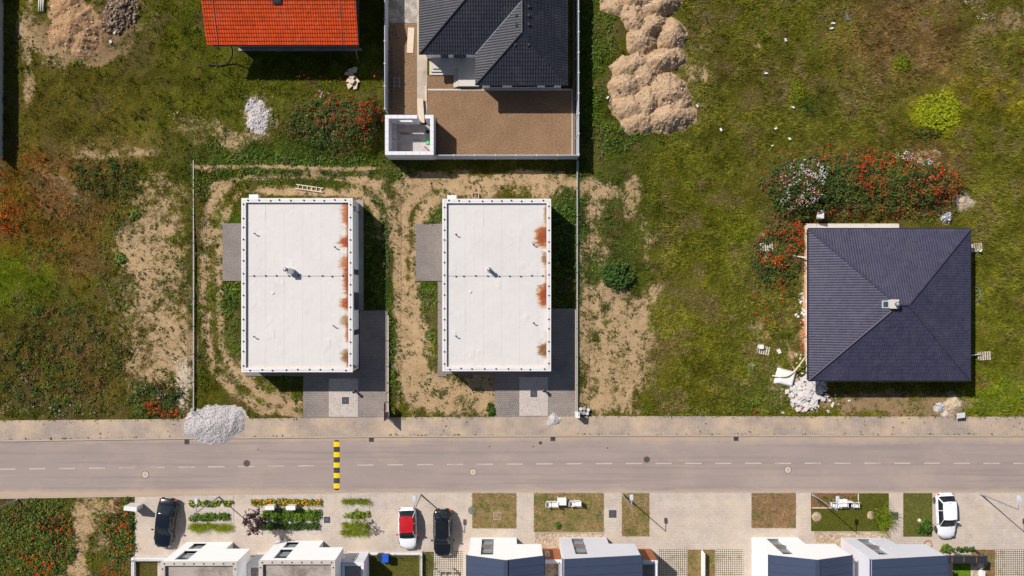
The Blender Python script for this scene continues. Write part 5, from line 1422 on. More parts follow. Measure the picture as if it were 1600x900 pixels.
hb.location -= Vector(t.location); hb.parent = t
mb = MB()
for i in range(230):
    a, r = rng.uniform(0, 2 * PI), math.sqrt(rng.random())
    px, py = 1261 + r * 27 * math.cos(a) + rng.gauss(0, 4), 612 + r * 28 * math.sin(a) + rng.gauss(0, 3)
    s = rng.choice((.06, .09, .13, .2))
    chunk(mb, (X(px), Y(py), max(-.05, .3 * (1 - r) - .05 + rng.uniform(0, .12))), (s * 1.3, s, s * .9), rng)
tag(mb.build('rubble_chunk', m_plast, t), kind='stuff')
mb = MB()
for i in range(150):      # scraps strewn up along the wall and over the soil
    px, py = (rng.gauss(1254, 5), rng.uniform(455, 575)) if i < 60 else (rng.gauss(1262, 22), rng.gauss(618, 18))
    if py > 648: continue
    s = rng.choice((.04, .06, .09, .13)); chunk(mb, (X(px), Y(py), -.02), (s * 1.3, s, s * .7), rng)
tag(mb.build('scrap', m_plast, t), kind='stuff')
for i in range(14):
    a, r = rng.uniform(0, 2 * PI), math.sqrt(rng.random()) * .85
    px, py = 1261 + r * 26 * math.cos(a), 612 + r * 27 * math.sin(a)
    chunk(MB(), (X(px), Y(py), max(0, .42 * (1 - r))), (.3, .2, .14), rng).build('block', m_plast, t)
mb = chunk(MB(), (X(1253), Y(637), 0), (.16, .12, .14), rng); tag(mb.build('brick_lump', M('red_brick', srgb(190, 84, 60))), 'red brick lump lying at the foot of the rubble', 'brick')
# slab heap
t = thing('slab_heap', 'heap of broken pale stone slabs at the edge of the house shadow', 'stone heap', W(550, 124))
m_slab = M('pale_slab', srgb(214, 194, 168), .85, .15, 2, 12, .1)
for (px, py, sx, sy, z) in ((548, 113, .38, .3, 0), (555, 110, .34, .26, .05), (543, 116, .22, .2, .1), (547, 125, .36, .3, .02), (556, 126, .36, .28, .05), (551, 122, .3, .22, .25), (547, 134, .32, .28, .0), (556, 135, .38, .26, .02), (552, 129, .26, .2, .3)):
    chunk(MB(), (X(px), Y(py), z - .03), (sx, sy, .22), rng).build('slab', m_slab, t)
for (px, py, s) in ((180, 51, .22), (173, 65, .22), (1275, 336, .5), (1238, 633, .25), (1247, 640, .3), (1217, 549, .28), (1262, 636, .3)):
    tag(chunk(MB(), (X(px), Y(py), float(ground_h(np.array([px * 1.]), np.array([py * 1.]))[0]) - .03), (s, s * .7, s * .9), rng).build('stone', m_plast),
        {180: 'pale stone at the edge of the dark clods', 173: 'pale stone below the dark clods', 1275: 'large pale stone at the foot of the poppy mound', 1238: 'white block at the lower edge of the rubble', 1247: 'white block nearest the sidewalk below the rubble', 1217: 'pale stone beside the lower pallet', 1262: 'white block beside the red brick lump'}[px], 'stone')
lit = [((1196, 115), 'leaning into the darker grass'), ((1227, 63), 'in the brownish upper meadow'), ((1301, 37), 'pair member near the reddish weeds'), ((1299, 45), 'pair member below its twin'), ((1238, 168), 'beside the dark green tuft'), ((1212, 201), 'on the open meadow above the poppy mound'), ((1233, 217), 'stick-like, above the poppy mound'), ((1126, 203), 'right of the spoil heap foot'), ((1089, 166), 'touching the spoil heap edge'), ((949, 153), 'between fence and spoil heap'), ((1206, 228), 'tiny, over the white flowers')]
for (p, lb) in lit:
    s = .12 if 'tiny' not in lb else .07
    tag(chunk(MB(), (X(p[0]), Y(p[1]), -.02), (s * 1.5, s * .8, .22), rng).build('litter', m_white), 'scrap of white litter ' + lb, 'litter')
tag(chunk(MB(), (X(1323), Y(27), .0), (.42, .12, .2), rng).build('litter', m_zinc), 'long grey scrap of plastic in the brownish meadow', 'litter')

# ---------------------------------------------------------------- pallets, hoses, wrapped load, buckets, ladder
def pallet(px, py, rz, label, extra=None):
    t = thing('pallet', label, 'pallet', (X(px), Y(py), float(max(-.03, ground_h(np.array([px * 1.]), np.array([py * 1.]))[0] - .01))), rz)
    for y in (-.35, 0, .35): MB().box(-.6, .6, y - .05, y + .05, 0, .1).build('bearer', m_greyw, t, local=True)
    bm = MB().box(-.06, .06, -.4, .4, .101, .125).mesh('slat', M('pallet_slat', srgb(206, 190, 172), .85, .2, 4, 20))
    for i in range(6): link('slat', bm, t, (-.54 + i * .216, 0, 0))
    return t
pallet(1195, 386.5, R(5), 'weathered pallet among the poppies near the white hose')
pallet(1192, 547, R(-12), 'weathered pallet on the grass left of the rubble')
pallet(1524, 387, R(8), 'weathered pallet behind the eave, in grass with a white pot')
pallet(1537, 556, R(3), 'weathered pallet in grass at the end of the short hose')
tag(MB().box(X(1188) - .2, X(1188) + .2, Y(541.5) - .2, Y(541.5) + .2, .1, .4).build('carton', m_white), 'white carton standing on the pallet near the rubble', 'carton')
tag(MB().lathe([(.12, 0), (.17, .3), (.15, .3), (.11, .04)], W(1529, 391, .11), 12).build('pot', m_white), 'white pot on the pallet behind the hipped roof house', 'pot')
m_hose = M('cream_hose', srgb(224, 206, 172), .6, .08); m_hosew = M('white_hose', srgb(224, 218, 212), .6, .06)
def hose(label, pts, r, mat):
    tag(MB().tube(smooth_path([W(*p) for p in pts]), r, 8).build('hose', mat, None, True), label, 'hose')
hose('cream hose bending from the hipped roof corner over the wrapped load', [(1264, 553, 1.6), (1257, 560, 1.2), (1248, 572, .75), (1240, 581, .62), (1230, 587.5, .7), (1218, 588.5, .6), (1207, 587, .15)], .07, m_hose)
hose('white hose running from the hipped roof house to the poppies', [(1264, 403, .9), (1255, 402, .5), (1243, 400, .35), (1231, 396.5, .3), (1222, 394, .2), (1205, 390, .15)], .07, m_hosew)
hose('short white hose reaching the pallet on the open grass side', [(1514, 556, 1.0), (1520, 555, .7), (1527, 554, .3), (1534, 553.5, .18)], .06, m_hosew)
hose('short white hose under the eave near the pot', [(1512, 391, 1.0), (1518, 391.5, .5), (1526, 393, .3)], .05, m_hosew)
hose('thin blue hose looped in the grass beside the hipped roof house', [(1521, 447, .05), (1528, 450, .05), (1532, 458, .06), (1530, 467, .06), (1523, 472, .05)], .035, M('blue_hose', srgb(110, 140, 165)))
hose('thin bent pipe lying in the narrow dry lawn', [(992, 786, .1), (997, 784.5, .12), (1003, 782, .12), (1010, 783, .1), (1014, 784, .1)], .025, m_steel)
t = thing('wrapped_load', 'square load under a crumpled white sheet beside the rubble', 'wrapped load', W(1226, 590, -.05), R(-14))
g = np.linspace(-1, 1, 15); gxx, gyy = np.meshgrid(g, g)
rr = np.maximum(abs(gxx), abs(gyy))
zz = .55 * sstep(1.0, .72, rr) + .06 * (fbm(gxx * 3 + 9, gyy * 3, 4) - .5) + .02
ii = np.arange(225).reshape(15, 15)
npmesh('sheet', np.stack([gxx * .92, gyy * .78, zz], -1).reshape(-1, 3), np.stack([ii[:-1, :-1], ii[:-1, 1:], ii[1:, 1:], ii[1:, :-1]], -1).reshape(-1, 4), m_white, parent=t, smooth=False)
MB().box(-.6, .6, -.45, .45, 0, .12).build('pallet_base', m_greyw, t, local=True)
for i, (a, b) in enumerate((((1241, 598), (1246, 585)), ((1243, 603), (1249, 589)), ((1238, 573), (1244, 580)))):
    p, q = W(*a, .1), W(*b, .25); d = q - p
    tag(MB().obox((p + q) / 2, d, Vector((-d.y, d.x, 0)).normalized() * .14, (0, 0, .05)).build('plank', m_greyw), ('grey plank wedged between wrapped load and rubble', 'second grey plank wedged beside the rubble', 'short grey plank above the wrapped load')[i], 'plank')
m_buck = M('bucket_white', srgb(214, 210, 210), .6)
for i, (px, py) in enumerate(((907, 638.5), (912.5, 638), (918.7, 639.8), (912, 644.8), (917, 645.5), (907.3, 645))):
    t = thing('bucket', 'white bucket in the cluster beside the meter cabinet', 'bucket', W(px, py, -.03), 0, 'white buckets by the fence')
    MB().lathe([(.13, 0), (.165, .34), (.175, .34), (.175, .37), (.155, .37)], n=14).build('body', m_buck, t, True, local=True)
    MB().lathe([(.15, .365), (.15, .385), (.1, .375)], n=14).build('lid', m_conc_g if i % 2 else m_buck, t, True, local=True)
ladder_frame(W(484, 294.5, -.02), .38, 2.6, 6, 'pale timber ladder lying behind the white bungalow', 'ladder', m_ply, R(82), 'ladder', .1)
t = thing('mortar_tub', 'square pale mortar tub behind the white bungalow', 'tub', W(743, 306, -.02))
MB().box(-.33, .33, -.25, .25, 0, .03).box(-.33, .33, -.25, -.21, .031, .3).box(-.33, .33, .21, .25, .031, .3).box(-.33, -.29, -.209, .209, .031, .3).box(.29, .33, -.209, .209, .031, .3).build('tub', m_ply, t, local=True)
MB().box(-.12, .12, -.1, .1, .031, .2).build('mortar', M('mortar', srgb(150, 118, 70)), t, local=True)
# corrugated sheets leaning at the top edge of the earth pile
t = thing('pipe_bundle', 'bundle of three white pipes at the top of the earth pile', 'pipes', W(65, 6, 0))
for i in range(3): MB().tube([(-.22 + i * .2, -.75, .1), (-.14 + i * .2, .9, .12)], .07, 8).build('pipe', m_hosew, t, True, local=True)

# ---------------------------------------------------------------- forecourt furniture and yards
def garden_set(px, py, label, chairs, roof=False):
    t = thing('garden_table', 'white garden table ' + label, 'table', W(px, py, .08))
    MB().box(-.42, .42, -.36, .36, .70, .75).build('table_top', m_white, t, local=True)
    for a in (-.34, .34):
        for b in (-.28, .28): MB().box(a - .03, a + .03, b - .03, b + .03, 0, .70).build('leg', m_white, t, local=True)
    for i, (cx, cy, rz) in enumerate(chairs):
        side = ('on the paved path side', 'on the small hatch side') if 'dry' in label else ('on the soil patch side', 'on the fern side')
        lb = 'white garden chair %s, %s the table %s' % (label, 'next to' if i in (1, 2) else 'farther from', side[i > 1])
        c = thing('garden_chair', lb, 'chair', W(cx, cy, .08), rz, 'garden chairs ' + label)
        MB().box(-.24, .24, -.22, .22, .40, .45).build('seat', m_white, c, local=True)
        MB().add([(-.24, .2, .45), (.24, .2, .45), (.24, .25, .45), (-.24, .25, .45), (-.24, .32, .88), (.24, .32, .88), (.24, .36, .88), (-.24, .36, .88)], [[0, 3, 2, 1], [4, 5, 6, 7], [0, 1, 5, 4], [1, 2, 6, 5], [2, 3, 7, 6], [3, 0, 4, 7]]).build('backrest', m_white, c, local=True)
        for a in (-.2, .2):
            for b in (-.18, .18): MB().box(a - .025, a + .025, b - .025, b + .025, 0, .40).build('leg', m_white, c, local=True)
            MB().box(a * 1.2 - .03, a * 1.2 + .03, -.2, .24, .62, .66).build('armrest', m_white, c, local=True)
garden_set(877, 780.5, 'on the dry lawn', [(857.5, 785.5, R(90)), (865.5, 785.5, R(-90)), (893.5, 784.5, R(90)), (901, 784, R(-90))])
garden_set(1312, 783, 'on the green lawn', [(1299, 787, R(0)), (1306, 788.5, R(0)), (1325, 786.5, R(0)), (1334, 787.5, R(0))])
t = thing('patio_bench', 'white padded bench beside the garden table on the green lawn', 'bench', W(1318, 786.5, .08))
MB().box(-.55, .55, -.22, .25, .32, .45).build('seat', m_white, t, local=True)
MB().box(-.55, .55, .251, .36, .32, .85).build('backrest', m_white, t, local=True)
for a in (-.48, .48):
    for b in (-.17, .3): MB().box(a - .03, a + .03, b - .03, b + .03, 0, .32).build('leg', m_white, t, local=True)
for (x0, x1, y0, y1, lb) in ((1268, 1340, 792.3, 793.8, 'thin timber edging of the mulch bed along the lawn'), (1339.5, 1341, 771, 792, 'thin timber edging at the end of the mulch bed')):
    tag(MB().box(X(x0), X(x1), Y(y1), Y(y0), .05, .14).build('bed_edging', m_ply), lb, 'edging')
tag(sheet('mulch_bed', rect(1268, 1339, 771.5, 792), .085, M('red_mulch', srgb(134, 92, 70), .95, .4, 4, 12, .4), 'reddish mulch bed at the edge of the green lawn'), kind='structure')
for (px, py, r, lb, m) in ((1276, 807.5, .5, 'round patch of bare pale soil in the green lawn', m_pebt), (1361, 805, .42, 'round sandy patch under the fern in the green lawn', h_sand)):
    tag(MB().lathe([(r, -.02), (r * .9, .012), (r * .3, .03)], W(px, py, .079), 18).build('soil_patch', m, None, True), lb, kind='structure')
t = thing('tree_stump', 'pale cut log lying in the shrub on the lawn beside the white car', 'log', W(1440, 815.5, .2), R(-35))
lg = MB().lathe([(.15, -.4), (.17, .35), (.14, .42)], n=12); lg.v = [(v[2], v[0], v[1]) for v in lg.v]; lg.build('log', m_ply, t, True, local=True)
# low walls, fences and gates
def low_wall(label, x0, x1, y0, y1, h, mat, cat='wall', name='low_wall'):
    t = thing(name, label, cat, ((X(x0) + X(x1)) / 2, (Y(y0) + Y(y1)) / 2, 0))
    MB().box(X(x0), X(x1), Y(y1), Y(y0), -.05, h).build('wall', mat, t)
    if h > .2: MB().box(X(x0) - .03, X(x1) + .03, Y(y1) - .03, Y(y0) + .03, h + .001, h + .05).build('coping', m_cap, t)
low_wall('low white garden wall between two dry grass strips', 1095.2, 1097.6, 860, 960, .9, m_render)
low_wall('thin pale kerb wall along the dry lawn with the table', 835, 944, 831, 832.2, .11, m_kerb)
low_wall('thin pale kerb wall along the green lawn', 1272, 1391, 830, 831, .11, m_kerb)
low_wall('low pale wall along the fenced lawn corner', 209.5, 213, 869, 960, .5, m_cap, 'wall')
low_wall('low pale wall closing the fenced lawn corner', 213.5, 262, 869.5, 873.5, .5, m_cap, 'wall')
low_wall('low pale wall along the back yard with the blue bin', 578, 657, 862.5, 865.5, .25, m_cap)
low_wall('low pale side wall of the back yard with the blue bin', 657.3, 660, 862.5, 960, .5, m_cap)
def green_rail(label, a, b, h=1.2):
    a, b = W(*a), W(*b); d = b - a; L = d.length; d.normalize(); n = max(1, round(L / 2)); s = L / n
    t = thing('wire_fence', label, 'fence', (a + b) / 2)
    for i in range(n + 1):
        p = a + d * (i * s); MB().tube([(p.x, p.y, .2), (p.x, p.y, h + .05)], .025, 6).build('post', m_green, t)
    for i in range(n):
        p, q = a + d * (i * s), a + d * ((i + 1) * s); mb = MB()
        for k in range(1, 20):
            r = p.lerp(q, k / 20); mb.tube([(r.x, r.y, .26), (r.x, r.y, h)], .004, 3, False)
        for z in (.28, .6, .9, h): mb.tube([(p.x, p.y, z), (q.x, q.y, z)], .008, 4, False)
        tag(mb.build('wire_panel', m_green, t), kind='stuff')
green_rail('green wire fence above the fenced lawn corner', (214, 871.5), (262, 871.5))
green_rail('green wire fence along the side of the fenced lawn corner', (211.2, 873), (211.2, 940))
green_rail('green wire fence above the yard with the blue bin', (579, 864), (656.5, 864))
green_rail('green wire fence along the side of the yard with the blue bin', (658.6, 866), (658.6, 940))
t = thing('wheelie_bin', 'blue lidded wheeled bin on the back lawn', 'bin', W(604.5, 868, .08))
m_blueb = M('bin_blue', srgb(30, 92, 200), .5, .08)
MB().add([(-.24, -.26, .05), (.24, -.26, .05), (.24, .26, .05), (-.24, .26, .05), (-.29, -.34, .98), (.29, -.34, .98), (.29, .34, .98), (-.29, .34, .98)], [[0, 3, 2, 1], [4, 5, 6, 7], [0, 1, 5, 4], [1, 2, 6, 5], [2, 3, 7, 6], [3, 0, 4, 7]]).build('body', m_dark, t, local=True)
MB().add([(-.31, -.37, .985), (.31, -.37, .985), (.31, .37, .985), (-.31, .37, .985), (-.27, -.32, 1.05), (.27, -.32, 1.05), (.27, .32, 1.07), (-.27, .32, 1.07)], [[0, 3, 2, 1], [4, 5, 6, 7], [0, 1, 5, 4], [1, 2, 6, 5], [2, 3, 7, 6], [3, 0, 4, 7]]).build('lid', m_blueb, t, local=True)
MB().tube([(-.24, .4, .95), (.24, .4, .95)], .02, 6).build('handle', m_blueb, t, local=True)
for s in (-.26, .26):
    wb = MB().lathe([(.1, -.03), (.1, .03)], n=12); wb.v = [(s + v[2], .24 + v[0], .1 + v[1]) for v in wb.v]; wb.build('wheel', m_tyre, t, local=True)
t = thing('wheelie_bin', 'black wheeled bin with a dark lid beside the blue one', 'bin', W(596, 866.5, .08))
MB().add([(-.2, -.22, .05), (.2, -.22, .05), (.2, .22, .05), (-.2, .22, .05), (-.25, -.3, .9), (.25, -.3, .9), (.25, .3, .9), (-.25, .3, .9)], [[0, 3, 2, 1], [4, 5, 6, 7], [0, 1, 5, 4], [1, 2, 6, 5], [2, 3, 7, 6], [3, 0, 4, 7]]).build('body', m_dark, t, local=True)
MB().box(-.27, .27, -.32, .32, .905, .96).build('lid', m_anthr, t, local=True)
# grey metal rack on the grass grid
t = thing('metal_rack', 'grey metal gate frame leaning over the grass grid paving', 'rack', W(694, 893, .06))
mm = m_conc_g
for x in (-.88, .88): MB().box(x - .07, x + .07, -1.6, .45, .8, .9).build('rail', mm, t, local=True)
MB().box(-.809, .809, .32, .44, .8, .9).build('rail', mm, t, local=True); MB().box(-.809, .809, -1.6, -1.48, .8, .9).build('rail', mm, t, local=True)
for x in (-.3, .2): MB().box(x - .035, x + .035, -1.479, .319, .82, .88).build('bar', mm, t, local=True)
for x in (-.88, .88):
    for y in (-1.5, .35): MB().box(x - .05, x + .05, y - .05, y + .05, 0, .799).build('leg', mm, t, local=True)
# pergola
t = thing('pergola', 'dark panel pergola roof beside the lilac grey street house', 'pergola', W(1487, 864, .05))
zp = 2.3
def pq(px, py, z): return W(px, py, z)
xs_ = [1462, 1483, 1501, 1520, 1537]
A, B = 858.5, 866.5
for i in range(4):
    xa, xb = X(xs_[i] - 16, 0), X(xs_[i + 1] - 16, 0)
    MB().box(xa + .02, xb - .02, Y(B), Y(A) - .0, zp - .05, zp).build('roof_panel', m_anthr, t)
MB().box(X(1446), X(1521), Y(A) + .01, Y(A) + .08, zp - .2, zp + .03).build('beam', m_anthr, t); MB().box(X(1446), X(1521), Y(B) - .08, Y(B) - .01, zp - .2, zp + .03).build('beam', m_anthr, t)
for px in (1447, 1484, 1519.5):
    for y in (Y(A) + .045, Y(B) - .045): MB().box(X(px) - .04, X(px) + .04, y - .034, y + .034, .05, zp - .201).build('post', m_anthr, t)
for i in range(3):
    xx = X(xs_[i + 1] - 16); MB().box(xx - .018, xx + .018, Y(B), Y(A), zp - .03, zp + .012).build('batten', m_wood, t)
t = thing('patio_table', 'small wooden patio table in the shade past the pergola', 'table', W(1527, 879, .08))
MB().lathe([(.35, .68), (.35, .72)], n=16).build('table_top', m_ply, t, local=True)
for a in range(3): MB().tube([(.0, 0, .68), (.25 * math.cos(a * 2.1), .25 * math.sin(a * 2.1), 0)], .025, 6).build('leg', m_ply, t, local=True)
t = thing('patio_chair', 'slatted grey patio chair beside the wooden table', 'chair', W(1535, 878, .08), R(70))
for i in range(5): MB().box(-.22 + i * .095, -.14 + i * .095, -.22, .22, .42, .45).build('slat', m_greyw, t, local=True)
for a in (-.2, .2):
    for b in (-.18, .18): MB().box(a - .02, a + .02, b - .02, b + .02, 0, .419).build('leg', m_greyw, t, local=True)
MB().box(-.24, .24, .22, .25, .42, .9).build('backrest', m_greyw, t, local=True)
low_wall('short stub wall with terracotta coping past the pergola', 1528, 1531, 888, 960, .8, m_render)
tg = thing('wooden_hoop', 'wooden wreath hoop lying on paving beside the white car', 'hoop', W(1449, 850.5, .05))
n = 24; mb = MB(); mb.tube([(.38 * math.cos(2 * PI * i / n), .38 * math.sin(2 * PI * i / n), .06) for i in range(n + 1)], .055, 6, False); mb.build('ring', M('wreath', srgb(176, 132, 84), .9, .4, 8, 20, .3), tg, local=True)

# ---------------------------------------------------------------- vegetation
t = NT('leaf_tint')
va = t.attr('Col').outputs['Color']
m_leaf = t.out(va, .85, 0, .06)
t.b.inputs['Subsurface Weight'].default_value = 0.0
t = NT('petal_tint')
m_petal = t.out(t.attr('Col').outputs['Color'], .8, 0, .05)

EXC = [(392, 569, 312, 582), (473, 607, 483, 656), (560, 607, 483, 656), (688, 863, 314, 582), (683, 699, 440, 588), (772, 902, 571, 656), (857, 902, 481, 656), (649, 692, 349, 440), (347, 386, 348, 440),
       (383, 474, 579, 588), (602, 904, -80, 251), (356, 562, -80, 88), (1254, 1511, 349, 590), (684, 774, 578, 585)]
HEAPX = [(1015, 50, 60, 45), (1020, 120, 62, 40), (1020, 170, 64, 36), (338, 664, 48, 29), (404, 183, 17, 24), (120, 42, 38, 42), (187, 22, 26, 26), (1502, 315, 12, 13), (1261, 612, 27, 29), (1227, 590, 16, 13), (866, 657, 12, 11), (550, 124, 14, 17), (1478, 338, 8, 9), (1192, 547, 11, 9), (1195, 386, 11, 8)]
def allowed(px, py):
    ok = py < walk_n(px) - 1.0
    ok |= (px < 210) & (py > road_s(px) + 2.5)
    for x0, x1, y0, y1 in EXC: ok &= ~((px > x0) & (px < x1) & (py > y0) & (py < y1))
    for cx, cy, rx, ry in HEAPX: ok &= ((px - cx) / rx) ** 2 + ((py - cy) / ry) ** 2 > 1
    return ok

class Leaves:
    def __init__(s): s.co = []; s.col = []
    def add(s, v, c):            # v (n,4,3), c (n,3)
        s.co.append(v.astype(np.float32).reshape(-1, 3)); s.col.append(np.repeat(c.astype(np.float32), 4, 0))
    def build(s, name, mat, parent=None, loc=None):
        co = np.concatenate(s.co); col = np.concatenate(s.col)
        if loc is not None: co = co - np.array(loc, np.float32)
        return npmesh(name, co, np.arange(len(co)).reshape(-1, 4), mat, col=np.clip(col, 0, 1), parent=parent)

def blades(P, n, L, w, lean, col, bias=None, jit=.25):
    """P (N,3) tuft bases; n blades each; L, w (N,)"""
    N = len(P); m = N * n
    b = np.repeat(P, n, 0); L = np.repeat(L, n) * RNG.uniform(.6, 1.25, m); w = np.repeat(w, n) * RNG.uniform(.7, 1.3, m)
    az = RNG.uniform(0, 2 * np.pi, m)
    d = np.stack([np.cos(az), np.sin(az)], 1)
    if bias is not None: d = d + np.array(bias); d /= np.linalg.norm(d, axis=1)[:, None] + 1e-6
    th = np.clip(RNG.normal(lean, .25, m), .1, 1.45)
    b = b.copy(); b[:, :2] += RNG.normal(0, .06, (m, 2))
    tip = b + np.stack([d[:, 0] * np.sin(th) * L, d[:, 1] * np.sin(th) * L, np.cos(th) * L], 1)
    sd_ = np.stack([-d[:, 1], d[:, 0], np.zeros(m)], 1) * (w / 2)[:, None]
    v = np.stack([b - sd_, b + sd_, tip + sd_ * .45, tip - sd_ * .45], 1)
    c = np.repeat(col, n, 0) * RNG.uniform(1 - jit, 1 + jit, (m, 1)) * RNG.uniform(.93, 1.07, (m, 3))
    return v, c

def clumps(P, n, rad, hgt, leaf, col, jit=.3, flat=.9, elong=1.7):
    """leafy domes: P (N,3), n leaves each"""
    N = len(P); m = N * n
    r = np.repeat(rad, n); h = np.repeat(hgt, n); l = np.repeat(leaf, n) * RNG.uniform(.6, 1.35, m)
    az = RNG.uniform(0, 2 * np.pi, m); q = np.sqrt(RNG.uniform(0, 1, m))
    top = np.sqrt(np.clip(1 - q * q * .85, 0, 1))
    c = np.repeat(P, n, 0) + np.stack([np.cos(az) * q * r, np.sin(az) * q * r, h * top * RNG.uniform(.45, 1.05, m)], 1)
    a2 = az + RNG.normal(0, .8, m)
    tilt = np.clip(RNG.normal(.35 + .5 * q, .3, m), -.3, 1.35)
    u = np.stack([np.cos(a2) * np.cos(tilt), np.sin(a2) * np.cos(tilt), -np.sin(tilt)], 1)
    sd_ = np.stack([-np.sin(a2), np.cos(a2), RNG.normal(0, .35, m)], 1); sd_ /= np.linalg.norm(sd_, axis=1)[:, None]
    u = u * (l * elong / 2)[:, None]; s2 = sd_ * (l / 2)[:, None]
    v = np.stack([c - u, c + s2 - u * .15, c + u, c - s2 - u * .15], 1)
    k = np.repeat(col, n, 0) * RNG.uniform(1 - jit, 1 + jit, (m, 1)) * RNG.uniform(.92, 1.08, (m, 3))
    return v, k

def pts(n, x0=-45, x1=1645, y0=-40, y1=652):
    px = RNG.uniform(x0, x1, n); py = RNG.uniform(y0, y1, n)
    return px, py
def at(px, py, dz=0.0):
    return np.stack([X(px), Y(py), ground_h(px, py) + dz], 1)

# 1. meadow grass ---------------------------------------------------------
G = Leaves()
px, py = pts(125000)
e = np.concatenate([px, RNG.uniform(-45, 210, 8000)]); py = np.concatenate([py, RNG.uniform(778, 935, 8000)]); px = e
ok = allowed(px, py); px, py = px[ok], py[ok]
s, c, _ = zones(px, py)
keep = RNG.random(len(px)) > .86 * sstep(.22, .62, s + (fbm(px / 7, py / 7, 91) - .5) * 1.6)
px, py, c = px[keep], py[keep], c[keep]
tall = sstep(.4, .7, fbm(px / 35, py / 35, 95))
right = px > 1010
n1 = fbm(px / 9, py / 9, 97)[:, None]
col = c * (.5 + 1.5 * n1) * 1.5
v, k = blades(at(px, py, -.03)[right], 4, (.18 + .26 * tall)[right], np.full(right.sum(), .038), .85, col[right], (.7, -.35), .38)
G.add(v, k)
v, k = blades(at(px, py, -.03)[~right], 4, (.15 + .14 * tall)[~right], np.full((~right).sum(), .034), .75, col[~right], None, .38)
G.add(v, k)
# larger single tufts that stand out of the sward and throw small shadows
px, py = pts(17000); ok = allowed(px, py); px, py = px[ok], py[ok]
s, c, _ = zones(px, py)
ok = (RNG.random(len(px)) > sstep(.2, .6, s)) & (RNG.random(len(px)) < sstep(.38, .62, fbm(px / 28, py / 28, 161))); px, py, c = px[ok], py[ok], c[ok]
N = len(px); tn = RNG.random((N, 1))
col = c * np.where(tn < .45, np.array((1.3, 1.6, .9)), np.where(tn < .75, np.array((1.8, 1.85, .9)), np.where(tn < .82, np.array((2.0, 1.5, 1.4)), np.array((.6, .85, .6)))))
v, k = blades(at(px, py, -.03), 13, RNG.uniform(.2, .46, N), np.full(N, .04), .6, col, (.3, -.15), .3)
G.add(v, k)
tag(G.build('meadow_grass', m_leaf), 'rough olive and straw coloured grass covering the open meadow', kind='stuff')

# 2. leafy weeds ---------------------------------------------------------
WEED = [  # cx, cy, rx, ry, angle, chance
 (510, 195, 85, 42, 5, 1.), (320, 275, 18, 40, 0, .9), (455, 250, 150, 10, 1, 1.), (440, 272, 130, 6, 1, 1.), (440, 288, 130, 5, 2, .8), (360, 362, 24, 22, 0, 1.), (355, 470, 16, 40, 0, .9), (365, 460, 22, 24, 0, 1.), (370, 540, 14, 50, 0, .8), (318, 470, 12, 170, 0, .7), (590, 400, 18, 90, 0, 1.), (612, 545, 7, 90, 0, 1.), (470, 590, 40, 12, 0, .8), (468, 630, 8, 22, 0, .8),
 (676, 345, 18, 22, 0, 1.), (668, 465, 16, 28, 0, 1.), (672, 540, 12, 50, 0, .8), (885, 350, 24, 60, 0, 1.), (882, 430, 20, 60, 0, 1.), (640, 265, 40, 16, 0, .8), (760, 600, 16, 20, 0, .7), (725, 590, 40, 10, 0, .5), (765, 640, 8, 14, 0, .8), (790, 282, 100, 14, 0, .3), (700, 646, 80, 4, 0, .6),
 (925, 100, 22, 150, 0, .85), (955, 60, 18, 50, 15, .9), (955, 215, 60, 26, 0, .9), (1045, 215, 50, 8, 0, .7), (935, 350, 30, 40, 0, .45), (940, 410, 36, 40, 0, .6), (962, 432, 28, 26, 0, 1.), (910, 400, 10, 160, 0, .8), (925, 540, 20, 80, 0, .4), (1080, 640, 130, 10, 0, .7), (1165, 580, 50, 70, 0, .45), (1190, 630, 40, 20, 0, .7),
 (1335, 288, 165, 58, 0, 1.), (1240, 300, 60, 45, 0, 1.), (1215, 400, 45, 60, 0, .9), (1200, 480, 50, 60, 0, .5), (1440, 330, 50, 30, 0, .8), (1560, 620, 50, 40, 0, .6), (1530, 640, 40, 12, 0, .7),
 (60, 330, 90, 80, 0, .45), (170, 280, 60, 40, 0, .7), (90, 560, 120, 100, 0, .75), (190, 420, 40, 120, 0, .6), (265, 420, 40, 60, 0, .6), (240, 620, 60, 36, 0, .9), (60, 640, 80, 16, 0, .8), (350, 230, 60, 20, 0, .6),
 (60, 840, 80, 70, 0, .9), (190, 830, 30, 60, 0, .95), (150, 800, 20, 20, 0, .5), (115, 90, 50, 14, 20, .6), (1240, 160, 30, 20, 0, .6), (340, 120, 130, 90, 0, .16), (1250, 30, 120, 60, 0, .3), (1500, 120, 90, 60, 0, .2)]
px, py = pts(64000); e = np.concatenate([px, RNG.uniform(-45, 210, 9000)]); py = np.concatenate([py, RNG.uniform(779, 935, 9000)]); px = e
ok = allowed(px, py); px, py = px[ok], py[ok]
s, c, _ = zones(px, py)
wgt = np.full(px.shape, .05)
for cx, cy, rx, ry, a, w in WEED: wgt = np.maximum(wgt, w * blob(px, py, cx, cy, rx, ry, a, .4))
wgt = wgt * sstep(.28, .55, fbm(px / 11, py / 11, 101) + .12 * (wgt > .8)) * (1 - .75 * sstep(.35, .85, s))
keep = RNG.random(len(px)) < wgt
px, py, c, wg = px[keep], py[keep], c[keep], wgt[keep]
N = len(px)
size = RNG.uniform(.10, .26, N) * (.7 + .6 * wg)
tone = RNG.random((N, 1))
col = (c * .45 + np.where(tone < .5, np.array((.044, .080, .014)), np.where(tone < .85, np.array((.070, .115, .016)), np.array((.085, .095, .035)))) * .75) * 1.2
wd = Leaves()
v, k = clumps(at(px, py, -.04), 9, size, size * RNG.uniform(.8, 1.6, N), size * .42, col)
wd.add(v, k)
